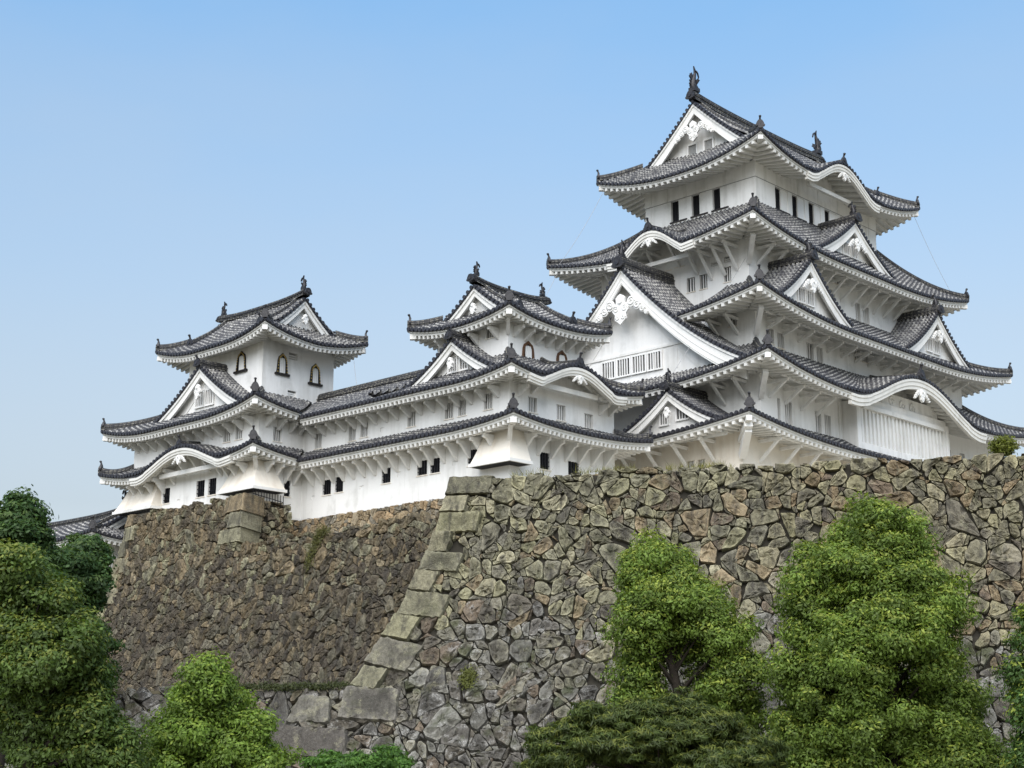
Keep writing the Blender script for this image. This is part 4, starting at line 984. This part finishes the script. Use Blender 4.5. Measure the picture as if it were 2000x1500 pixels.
# corner blocks, alternately long and short
zq = ZR; i = 0; quo = []
while zq > ZT + 0.2:
    h = RNG.uniform(0.72, 0.95) * (1.0 + 0.045 * (ZR - zq)); z1 = max(zq - h, ZT)
    wl = (1.9 if i % 2 == 0 else 1.05) * RNG.uniform(0.9, 1.15) * (1 + 0.02 * (ZR - zq))
    e0, e1 = float(edge(zq - .001)) if zq > ZT else 0, float(-bR(z1)); t = 0.10 * min(1, (ZR - zq) / 4)
    quo.append((zq, z1, wl)); tl = 0.055 * (ZR - zq)
    q = np.array([(e0, zq), (e1, z1), (e1 + wl, z1 - tl * wl * 0.5), (e0 + wl, zq - tl * wl * 0.5)])
    stone(mq, q, 0.8, surfR, M_STA, pick(PA[:4] if zq > 7 else PA2 + PA[1:3]) * 0.86, bulge=0.13, gap=0.022, rnd=0, proud=0.10, back=1.3, flat=True)
    zq = z1; i += 1
up_cells = masonry(-5, 33, ZT, ZR + 0.3, 1.9, 0.56, keep=lambda s, z: s > -bR(z) + 0.25 and z > ZT - 0.3)
low_cells = masonry(-18, 33, -0.6, ZT, 2.2, 0.62, keep=lambda s, z: z < ZT + 0.15)

for q, r in up_cells:
    c = q.mean(0)
    q = clip(q, np.array((0., 1.)), ZR + (RNG.uniform(-0.10, 0.10) if r > .3 else -0.12))
    if len(q) < 3: continue
    zc = c[1]; s0 = float(-bR(zc)); sl = 0.17 + 0.039 * (ZR - zc)
    q = clip(q, np.array((-1., sl)), -(s0 + 0.12) + sl * zc)
    if len(q) < 3: continue
    for z0_, z1_, wl_ in quo:
        if z1_ <= zc <= z0_ and len(q) >= 3: q = clip(q, np.array((-1., 0.)), -(s0 + wl_ * 0.93))
    if len(q) < 3 or poly_area(q) < 0.01: continue
    low = zc < 6.3 + 1.2 * math.sin(c[0] * 0.5) + RNG.normal(0, 0.7)
    pal = (PA2 if RNG.random() < 0.65 else PC) if low else (PA if RNG.random() < 0.8 + 0.02 * (zc - 9) else PA2)
    col = pick(pal)
    if c[0] > 14 and not low: col = col * np.array((0.98, 0.95, 0.92))
    stone(mb, q, r, surfR, M_STC if low and RNG.random() < 0.55 else M_STA, col, gap=0.014 if r > 0.25 else 0.008, rnd=1)
# three big base blocks of the lower course, then the rest of it
bigq = [np.array([(-7.2, 0.9), (-2.7, 1.0), (-2.9, 2.0), (-6.9, 2.1)]), np.array([(-3.6, 2.45), (-0.9, 2.35), (-1.0, 3.75), (-3.5, 3.85)]), np.array([(-5.9, 2.3), (-3.8, 2.3), (-4.0, 3.4), (-5.4, 3.5)])]
for q, c in zip(bigq, ((.10, .092, .083), (.165, .155, .135), (.15, .142, .122))): stone(mb, q[::1], 1.0, surfR, M_STC if c[0] > .2 else M_STA, c, bulge=0.12, gap=0.03, rnd=1, proud=0.16, flat=True)
for q, r in low_cells:
    q = clip(q, np.array((0., 1.)), ZT + RNG.uniform(-0.12, 0.10) if q.mean(0)[0] < -3.2 else ZT + 0.25)
    if len(q) < 3: continue
    stone(mb, q, r, surfR, M_STC if RNG.random() < 0.75 else M_STA, pick(PC if RNG.random() < 0.6 else PA2), gap=0.018 if r > 0.25 else 0.01, rnd=1, bulge=0.11)
# soil behind the joints, top fill and the side return of the corner
zz = np.linspace(ZR - 0.12, ZT - 0.1, 14); ss = np.linspace(0, 1, 2)
mb.grid(np.array([surfR(np.array([float(-bR(z)) + 0.25, 34.]), z, -0.20) for z in zz]), M_GAP)
mb.grid(np.array([surfR(np.array([-19., 34.]), z, -0.22) for z in np.linspace(ZT - 0.1, -0.6, 6)]), M_GAP)
def surfRs(s, z, d):    # side face of the corner, running back from the quoins
    s, z, d = np.broadcast_arrays(np.asarray(s, float), np.asarray(z, float), np.asarray(d, float))
    return WQ + WN * (bR(z) - s)[..., None] - WE * (bR(z) + d)[..., None] + Z * z[..., None]
for q, r in masonry(0.9, 6, ZT, ZR, 1.9, 0.55):
    q = clip(q, np.array((0., 1.)), ZR - 0.05)
    if len(q) >= 3: q = clip(q, np.array((-1., 0.)), -1.0)
    if len(q) >= 3: stone(mb, q[::-1], r, surfRs, M_STA, pick(PA), gap=0.03)
mb.grid(np.array([surfRs(np.array([0.2, 7.]), z, -0.2) for z in zz]), M_GAP)
mb.build('stone_facing', fw, True); mq.build('corner_stones', fw, True)
# ---- left wall under the turrets
UW = -30.0; VC = 29.4
def surfL(s, z, d):     # s = -v (so that left of the picture is small s)
    s, z, d = np.broadcast_arrays(np.asarray(s, float), np.asarray(z, float), np.asarray(d, float))
    h = np.clip(ZN - z, 0, 99); m = 0.10 + 0.027 * h; nz = m / np.sqrt(1 + m * m); nh = 1 / np.sqrt(1 + m * m)
    return np.stack([UW - bL(z) - d * nh, -s, z + d * nz], -1)
lwl = thing('stone_wall', 'brown rubble stone wall carrying the leftmost turret, with dark staining', 'stone wall', (-31, 16, 0), 'castle stone walls')
mb = MB(); mq = MB()
VS = 16.6
top = lambda s: ZN if s < -VS else ZL + 0.05 + 0.02 * (s + VS)
zq = ZN; i = 0
while zq > 3.5:
    h = RNG.uniform(0.8, 1.15); z1 = zq - h; wl = (1.5 if i % 2 else 0.95) * RNG.uniform(0.9, 1.2)
    e0, e1 = -VC - float(bL(zq)), -VC - float(bL(z1))
    stone(mq, np.array([(e0, zq), (e1, z1), (e1 + wl, z1), (e0 + wl, zq)]), 0.8, surfL, M_STB, pick(PA if zq > 10 else PB), bulge=0.10, gap=0.022, rnd=0, proud=0.08, back=1.1, flat=True); zq = z1; i += 1
zq = ZN; i = 0
for h in (1.05, 1.0, 0.9):       # the corner beside the gallery footing
    wl = 2.2 if i % 2 == 0 else 1.4
    stone(mq, np.array([(-VS - wl, zq), (-VS - wl, zq - h), (-VS + 0.1, zq - h), (-VS, zq)]), 0.8, surfL, M_STB, pick(PA), bulge=0.10, gap=0.022, rnd=0, proud=0.10, back=1.4, flat=True); zq -= h; i += 1
for q, r in masonry(-VC - 3.5, 4, 3.4, ZN + 0.2, 1.6, 0.40, keep=lambda s, z: s > -VC - bL(z) + 0.2 and z < top(s) + 0.15):
    c = q.mean(0); s_ = c[0]
    q = clip(q, np.array((0., 1.)), top(s_) + (RNG.uniform(-0.25, 0.12) if r > 0.2 else -0.1))
    if len(q) < 3: continue
    if c[1] > ZL: q = clip(q, np.array((1., 0.)), -VS - 0.05)
    if len(q) < 3: continue
    sl = 0.10 + 0.027 * (ZN - c[1]); q = clip(q, np.array((-1., -sl)), VC + float(bL(c[1])) - 0.1 - sl * c[1])
    if len(q) < 3: continue
    up = c[1] > 10.5 + RNG.normal(0, 1.5)
    col = pick(PB[:4] + PA[:2] + PA[4:5]) if up else pick(PB[4:7] + PB[1:3] if RNG.random() < 0.6 else PB)
    stone(mb, q, r, surfL, M_STB, col * 0.9, gap=0.014 if r > 0.2 else 0.008, rnd=1, bulge=0.11)
zz = np.linspace(ZL - 0.15, 3.2, 12)
mb.grid(np.array([surfL(np.array([-VC - float(bL(z)) + 0.2, 5.]), z, -0.2) for z in zz]), M_GAP)
mb.grid(np.array([surfL(np.array([-VC - float(bL(z)) + 0.2, -VS - 0.15]), z, -0.2) for z in np.linspace(ZN - 0.2, ZL - 0.1, 4)]), M_GAP)
def surfLs(s, z, d):    # south return of the turret base, s runs along +X from its corner
    s, z, d = np.broadcast_arrays(np.asarray(s, float), np.asarray(z, float), np.asarray(d, float))
    return np.stack([UW + s, VS - 0.1 * (ZN - z) - d + 0.35, z], -1)
for q, r in masonry(0.3, 3.6, ZL - 0.4, ZN, 1.5, 0.45):
    q = clip(q, np.array((0., 1.)), ZN - 0.25 + RNG.uniform(-0.1, 0.1))
    if len(q) >= 3: q = clip(q, np.array((-1., 0.)), -0.9)
    if len(q) >= 3: q = clip(q, np.array((1., 0.)), 3.5)
    if len(q) >= 3: stone(mb, q, r, surfLs, M_STB, pick(PB[:4] + PA[:3]), gap=0.03)
mb.grid(np.array([surfLs(np.array([0.2, 3.4]), z, -0.2) for z in (ZN - 0.3, ZL - 0.2)]), M_GAP)
# hidden north return
mb.grid(np.array([[(UW - float(bL(z)) + 0.2, VC + float(bL(z)) - 0.2, z), (-20, VC + float(bL(z)) - 0.2, z)] for z in np.linspace(ZN - 0.2, 3.2, 8)]), M_STB, flip=True)
mb.build('stone_facing', lwl, True); mq.build('corner_stones', lwl, True)
# ---- sandstone footing below the gallery
ft = MB()
def surfF(s, z, d):
    s, z, d = np.broadcast_arrays(np.asarray(s, float), np.asarray(z, float), np.asarray(d, float))
    return np.stack([-25.14 - 0.06 * (15.05 - z) - d, -s, z], -1)
for q, r in masonry(-17.7, 2, 12.9, 15.1, 1.1, 0.24, chip=0.3):
    q = clip(q, np.array((0., 1.)), 15.03 + RNG.uniform(-0.05, 0.04)); 
    if len(q) >= 3: q = clip(q, np.array((-1., 0.)), 17.74)
    if len(q) >= 3: stone(ft, q, r, surfF, M_STD, pick(PD), gap=0.02, bulge=0.08, back=0.10)
def surfG(s, z, d):     # short return of the footing under the leftmost turret
    s, z, d = np.broadcast_arrays(np.asarray(s, float), np.asarray(z, float), np.asarray(d, float))
    return np.stack([-26.9 + s, 17.70 - d + 0 * s, z], -1)
for q, r in masonry(0.0, 1.75, 12.9, 15.1, 1.0, 0.24, chip=0.3):
    for nn_, c_ in (((0., 1.), 15.02 + RNG.uniform(-0.05, 0.04)), ((1., 0.), 1.72), ((-1., 0.), 0.0)):
        if len(q) >= 3: q = clip(q, np.array(nn_), c_)
    if len(q) >= 3: stone(ft, q, r, surfG, M_STD, pick(PD), gap=0.02, bulge=0.08, back=0.10)
ft.grid(np.array([surfG(np.array([0., 1.74]), z, -0.05) for z in (14.98, 12.9)]), M_GAP)
ft.grid(np.array([surfF(np.array([-17.75, 2.]), z, -0.06) for z in (14.98, 12.9)]), M_GAP)
o = tag(ft.build('stone_footing', None, True), 'low course of tan sandstone under the white gallery wall', 'stone footing')

# ================================================================ PLANTS
RV = np.array([math.sin(HEAD), -math.cos(HEAD), 0.]); FV = np.array([math.cos(HEAD), math.sin(HEAD), 0.])
def leaf_mesh(name, parent, P, N, C, ln, wd):
    """one diamond leaf per point P with normal N and colour C"""
    n = len(P); A = RNG.normal(0, 1, (n, 3)); A[:, 2] -= 0.5; A -= N * (A * N).sum(1)[:, None]; A /= np.linalg.norm(A, axis=1)[:, None] + 1e-9
    B = np.cross(N, A); L = ln * RNG.uniform(0.55, 1.5, n)[:, None]; W_ = wd * RNG.uniform(0.6, 1.4, n)[:, None]
    V = np.stack([P - A * L * 0.5, P + B * W_ * 0.5, P + A * L * 0.5 - N * L * 0.12, P - B * W_ * 0.5], 1).reshape(-1, 3)
    me = bpy.data.meshes.new(name); me.vertices.add(4 * n); me.vertices.foreach_set('co', V.ravel())
    me.loops.add(4 * n); me.loops.foreach_set('vertex_index', np.arange(4 * n)); me.polygons.add(n)
    me.polygons.foreach_set('loop_start', np.arange(n) * 4)
    ca = me.color_attributes.new('tone', 'FLOAT_COLOR', 'POINT'); c4 = np.ones((4 * n, 4)); c4[:, :3] = np.repeat(C, 4, 0); ca.data.foreach_set('color', c4.ravel())
    me.materials.append(M_LEAF); me.update(calc_edges=True); me.validate()
    return link(name, me, parent)
def tree(name, label, cat, D, lobes, col, trunk_x, rc=0.60, per=330, ln=0.145, wd=0.066, group=None, seed=1, trunk_r=0.28, lit_young=(0.245, 0.295, 0.05), spread=0.55, flatz=0.72, gap=None):
    rg = np.random.default_rng(seed); base = CAM * (1, 1, 0) + FV * D + RV * trunk_x
    t = thing(name, label, cat, tuple(base), group)
    LC = []; LR = []
    for i, (x, z, rx, rz) in enumerate(lobes):
        LC.append(CAM * (1, 1, 0) + FV * (D + rg.uniform(-spread, spread) * rx) + RV * x + Z * z); LR.append((max(rx - 0.72 * rc, 0.3), max(rx - 0.72 * rc, 0.3), max(rz - 0.5 * rc, 0.3)))
    LC = np.array(LC); LR = np.array(LR); Ps = []; Ns = []; Cs = []; ends = []
    for i in range(len(LC)):
        area = 4 * math.pi * (LR[i][0] ** 2 + 2 * LR[i][0] * LR[i][2]) / 3; m = int(area / (rc * rc * 1.05)) + 3
        k = np.arange(m) + 0.5; ph = np.arccos(1 - 2 * k / m); th = math.pi * (1 + 5 ** 0.5) * k + rg.uniform(0, 6)
        d = np.stack([np.cos(th) * np.sin(ph), np.sin(th) * np.sin(ph), np.cos(ph)], 1) + rg.normal(0, 0.12, (m, 3))
        c = LC[i] + d * LR[i] * rg.uniform(0.60, 1.16, m)[:, None]
        q = (((c[:, None] - LC[None]) / LR[None]) ** 2).sum(2); q[:, i] = 9; c = c[(q > 0.42).all(1)]; ends += list(c[::9])
        for cc in c:
            if cc[2] < 0.2: continue
            if gap is not None:
                lx = (cc - CAM) @ RV; lf = (cc - CAM) @ FV
                if abs(lx - gap[0]) < gap[3] and gap[1] < cc[2] < gap[2] and lf < D + 0.1: continue
            r = rc * rg.uniform(0.45, 1.3); n = int(per * (r / rc) ** 2)
            o = rg.normal(0, 1, (n, 3)); o /= np.linalg.norm(o, axis=1)[:, None]; rr = rg.uniform(0, 1, n) ** 0.45 * np.where(rg.random(n) < 0.14, rg.uniform(1.0, 1.45, n), 1)
            p = cc + o * rr[:, None] * r * (1, 1, flatz)
            out = (cc - LC[i]) / np.linalg.norm(cc - LC[i]); nn = o * 0.7 + out * 0.3 + Z * 0.5 + rg.normal(0, 0.35, (n, 3)); nn /= np.linalg.norm(nn, axis=1)[:, None]
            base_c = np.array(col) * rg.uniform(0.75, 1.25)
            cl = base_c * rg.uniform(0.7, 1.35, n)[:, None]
            lit_tip = (rg.random(n) < rg.uniform(0.15, 0.8) * (0.45 + 0.85 * min(1, cc[2] / (lobes[0][1] + 0.8)))) & (o[:, 2] > rg.uniform(-0.2, 0.5)); cl[lit_tip] = np.array(lit_young) * rg.uniform(0.7, 1.2, (lit_tip.sum(), 1))  # pale new growth on upper sides and crown tops paints sunlit foliage into colour
            Ps.append(p); Ns.append(nn); Cs.append(cl)
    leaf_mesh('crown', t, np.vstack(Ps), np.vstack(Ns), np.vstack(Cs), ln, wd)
    mb = MB(); topz = max(l[1] for l in lobes); tx = lobes[0][0]
    path = [base + (RV * (tx - trunk_x)) * f + Z * topz * f + RV * 0.12 * math.sin(f * 7) for f in np.linspace(0, 0.96, 9)]
    path[0] = base - Z * 0.3
    mb.tube(path, np.linspace(trunk_r, 0.04, 9), M_BARK, 9)
    for e in ends[::2]:
        f = min(0.85, max(0.12, (e[2] - 0.9) / topz * 0.8)); i = f / 0.96 * 8; a = path[int(i)] + (path[min(8, int(i) + 1)] - path[int(i)]) * (i % 1)
        mid = (a + e) / 2 + Z * 0.15; r0 = trunk_r * (1 - f) * 0.35 + 0.02
        mb.tube([a, a * .75 + e * .25 + Z * 0.12, mid, e], [r0, r0 * 0.75, r0 * 0.5, 0.012], M_BARK, 6)
    mb.build('trunk', t)
    return t
TG = 'trees in front of the castle walls'
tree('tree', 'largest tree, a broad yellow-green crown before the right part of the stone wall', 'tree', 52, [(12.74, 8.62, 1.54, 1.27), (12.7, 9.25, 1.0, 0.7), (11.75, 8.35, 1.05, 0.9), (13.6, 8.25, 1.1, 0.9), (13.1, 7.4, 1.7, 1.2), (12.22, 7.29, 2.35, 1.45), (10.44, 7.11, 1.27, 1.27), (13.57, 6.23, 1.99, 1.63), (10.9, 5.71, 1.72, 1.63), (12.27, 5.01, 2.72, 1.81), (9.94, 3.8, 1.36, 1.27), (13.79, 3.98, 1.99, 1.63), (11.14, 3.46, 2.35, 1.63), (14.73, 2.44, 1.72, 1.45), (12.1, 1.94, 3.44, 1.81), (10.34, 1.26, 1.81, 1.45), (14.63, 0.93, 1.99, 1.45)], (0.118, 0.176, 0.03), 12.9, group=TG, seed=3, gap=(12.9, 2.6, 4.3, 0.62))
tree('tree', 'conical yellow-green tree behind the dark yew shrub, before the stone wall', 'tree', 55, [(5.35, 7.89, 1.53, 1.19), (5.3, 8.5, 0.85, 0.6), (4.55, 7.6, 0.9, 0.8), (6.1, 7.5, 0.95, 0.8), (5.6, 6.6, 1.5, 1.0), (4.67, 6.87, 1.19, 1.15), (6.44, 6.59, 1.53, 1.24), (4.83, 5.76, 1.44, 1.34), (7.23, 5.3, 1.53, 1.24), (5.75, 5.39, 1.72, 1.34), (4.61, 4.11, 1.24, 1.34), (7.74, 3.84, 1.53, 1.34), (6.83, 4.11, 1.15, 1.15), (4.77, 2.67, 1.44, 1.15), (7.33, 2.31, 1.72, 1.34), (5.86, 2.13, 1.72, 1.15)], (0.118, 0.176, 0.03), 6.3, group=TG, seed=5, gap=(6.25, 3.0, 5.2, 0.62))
tree('tree', 'small bright green tree at the foot of the brown rubble wall', 'tree', 45, [(-8.9, 3.36, 0.91, 0.91), (-9.01, 2.55, 1.44, 0.94), (-9.43, 1.89, 1.25, 0.94), (-8.0, 1.75, 1.17, 0.94), (-8.64, 1.02, 2.04, 1.1), (-10.14, 1.24, 0.7, 0.7), (-7.22, 0.95, 0.78, 0.63)], (0.13, 0.20, 0.03), -8.8, rc=0.46, per=220, ln=0.13, wd=0.065, group=TG, seed=8, trunk_r=0.16, lit_young=(0.22, 0.29, 0.045))
tree('tree', 'large dark green tree filling the lower left corner of the view', 'tree', 40, [(-13.15, 5.97, 1.11, 0.86), (-12.73, 4.89, 1.46, 1.11), (-11.4, 4.36, 0.77, 0.84), (-11.97, 3.69, 1.6, 1.11), (-11.12, 3.16, 0.77, 0.84), (-12.55, 2.51, 1.81, 1.25), (-10.86, 2.12, 1.04, 0.91), (-10.14, 1.34, 0.91, 0.77), (-11.66, 1.28, 2.09, 1.11), (-13.19, 3.82, 1.11, 1.25)], (0.072, 0.112, 0.023), -12.4, rc=0.48, per=240, ln=0.13, wd=0.065, group=TG, seed=11, lit_young=(0.17, 0.20, 0.036))
tree('tree', 'tall deep green tree at the left edge, its top against the sky', 'tree', 60, [(-20.01, 10.53, 1.25, 1.09), (-19.61, 9.39, 1.42, 1.25), (-19.21, 8.16, 1.36, 1.25), (-20.06, 8.57, 1.25, 1.67), (-18.76, 7.55, 1.04, 1.04), (-20.2, 6.6, 1.6, 1.4), (-19.4, 5.4, 1.6, 1.4), (-20.4, 4.0, 1.8, 1.6)], (0.048, 0.092, 0.026), -20.0, group=TG, seed=13, lit_young=(0.08, 0.13, 0.03), ln=0.2, wd=0.1)
tree('tree', 'deep green tree between the brown rubble wall and the low tiled building', 'tree', 66, [(-18.84, 9.83, 1.26, 0.96), (-19.09, 8.59, 1.42, 1.15), (-18.39, 8.14, 1.03, 1.15), (-19.93, 7.7, 1.38, 1.15), (-19.0, 7.14, 1.38, 0.92), (-18.11, 9.04, 0.57, 0.92), (-18.6, 6.0, 1.5, 1.2), (-19.6, 5.6, 1.7, 1.4), (-18.9, 4.2, 1.8, 1.5)], (0.045, 0.088, 0.024), -18.9, group=TG, seed=17, lit_young=(0.08, 0.13, 0.03), ln=0.2, wd=0.1)
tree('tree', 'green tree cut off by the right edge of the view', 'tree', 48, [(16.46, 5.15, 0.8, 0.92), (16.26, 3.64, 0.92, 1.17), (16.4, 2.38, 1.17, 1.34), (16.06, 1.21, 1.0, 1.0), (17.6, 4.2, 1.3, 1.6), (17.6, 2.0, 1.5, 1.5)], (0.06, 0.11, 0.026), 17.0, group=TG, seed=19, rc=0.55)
tree('shrub', 'wide dark yew shrub with pointed sprays below the conical tree', 'shrub', 40, [(4.0, 2.3, 1.0, 0.6), (2.5, 2.1, 0.8, 0.5), (5.2, 2.05, 0.85, 0.5), (6.2, 1.5, 0.7, 0.45), (1.5, 1.85, 0.65, 0.45), (3.3, 1.45, 1.9, 0.7), (5.4, 1.15, 1.4, 0.6), (1.3, 1.2, 0.8, 0.5), (3.2, 2.45, 0.5, 0.35), (4.6, 2.55, 0.55, 0.3), (1.9, 2.35, 0.45, 0.3), (5.8, 1.9, 0.5, 0.3), (0.75, 1.6, 0.5, 0.3), (6.75, 1.25, 0.5, 0.3), (4.3, 1.8, 1.2, 0.5), (2.3, 1.5, 1.0, 0.5), (0.7, 0.95, 0.6, 0.35), (6.6, 0.85, 0.7, 0.4)], (0.055, 0.078, 0.017), 3.6, rc=0.32, per=200, ln=0.19, wd=0.03, seed=23, trunk_r=0.12, lit_young=(0.15, 0.17, 0.032), flatz=0.38)
tree('shrub', 'low bright green maple shrub at the bottom below the large base blocks', 'shrub', 42, [(-4.17, 0.99, 1.32, 0.51), (-5.0, 1.06, 0.73, 0.41), (-3.27, 1.13, 0.66, 0.47)], (0.06, 0.13, 0.02), -4.2, rc=0.30, per=110, ln=0.11, wd=0.05, seed=29, trunk_r=0.06, lit_young=(0.09, 0.17, 0.025), flatz=0.4)
# plants on the wall top
def tufts(n, s0, s1, name, h=0.45, seed=1):
    rg = np.random.default_rng(seed); mb = MB()
    cs = rg.uniform(s0, s1, max(3, n // 14))
    for i in range(n):
        s = cs[i % len(cs)] + rg.normal(0, 0.28); p = surfR(s, ZR + 0.02, -0.1 - rg.uniform(0, 0.5)); hh = h * rg.uniform(0.4, 1.2)
        for j in range(4):
            d = np.array((rg.normal(0, .5), rg.normal(0, .5), 1.0)); a = np.array((rg.normal(0, 1), rg.normal(0, 1), 0)); a /= np.linalg.norm(a)
            b = p + a * rg.uniform(0, 0.08); mb.add([b - a * 0.012, b + a * 0.012, b + d * hh * rg.uniform(0.6, 1)], [(0, 1, 2)], M_GRASS)
    o = mb.build(name); o['kind'] = 'stuff'; return tag(o, 'dry yellowish grass tufts along the top of the granite wall', 'grass')
mbg = tufts(210, 2.5, 12.5, 'wall_grass', 0.42, 4)
bp = surfR(24.3, ZR + 0.05, -0.35)
bt = thing('bush', 'small bright yellow-green bush growing on the top of the stone wall at the right', 'bush', tuple(bp))
rg = np.random.default_rng(31); n = 2600; o_ = rg.normal(0, 1, (n, 3)); o_ /= np.linalg.norm(o_, axis=1)[:, None]
pp = bp + Z * 0.4 + o_ * rg.uniform(0.4, 1, n)[:, None] * (0.62, 0.62, 0.45) + rg.normal(0, .05, (n, 3)); nn = o_ * .6 + Z * .6 + rg.normal(0, .4, (n, 3)); nn /= np.linalg.norm(nn, axis=1)[:, None]
leaf_mesh('foliage', bt, pp, nn, np.array((.15, .17, .03)) * rg.uniform(.6, 1.3, (n, 1)), 0.13, 0.06)
mb = MB()
for i in range(5): mb.tube([bp, bp + np.array((rg.normal(0, .2), rg.normal(0, .2), 0.5))], [0.02, 0.008], M_BARK, 5)
mb.build('stem', bt)
# spiked rail on the left wall corner
mb = MB(); f0 = np.array((-29.3, 17.0, 15.95)); f1 = np.array((-27.2, 16.75, 15.6))
mb.bar(f0 + Z * .18, f1 + Z * .18, 0.04, 0.04, M_IRON)
for x in np.linspace(0, 1, 12): p = f0 + (f1 - f0) * x; mb.bar(p - Z * 0.05, p + Z * 0.55 + np.array((-0.08, -0.08, 0)), 0.03, 0.03, M_IRON, up=(1, 0, 0))
tag(mb.build('spiked_rail'), 'thin black spiked rail on the stone corner below the leftmost turret', 'rail')

# moss and small plants rooted in the joints
def creeper(name, label, cat, pts, n, col, spread, seed, surf):
    rg = np.random.default_rng(seed); P = []
    for i in range(n):
        s_, z_, rs, rz = pts[rg.integers(len(pts))]
        P.append(surf(s_ + rg.normal(0, rs), z_ + rg.normal(0, rz), rg.uniform(0.10, 0.10 + spread)))
    P = np.array(P); N = rg.normal(0, .5, (n, 3)) + np.array((-0.6, -0.45, 0.7)); N /= np.linalg.norm(N, axis=1)[:, None]
    o = leaf_mesh(name, None, P, N, np.array(col) * rg.uniform(0.5, 1.4, (n, 1)), 0.10, 0.05)
    return tag(o, label, cat)
creeper('hanging_plant', 'olive green creeper hanging down the top of the brown rubble wall', 'creeper', [(-9.0, 12.7, 0.22, 0.3), (-9.2, 12.1, 0.2, 0.35), (-9.5, 11.4, 0.15, 0.3), (-8.6, 12.9, 0.3, 0.15)], 1500, (.085, .085, .02), 0.16, 41, surfL)
creeper('wall_plant', 'small yellow-green plant growing from a joint low in the granite wall', 'plant', [(1.9, 4.2, 0.16, 0.2)], 900, (.10, .11, .025), 0.12, 43, surfR)
mo = creeper('ledge_moss', 'dark moss and short grass along the ledge below the brown rubble wall', 'moss', [(-3.8 - 0.55 * i, 3.92 - 0.04 * (i % 3), 0.3, 0.07) for i in range(14)], 4200, (.045, .055, .015), 0.12, 47, surfR)
mo['kind'] = 'stuff'
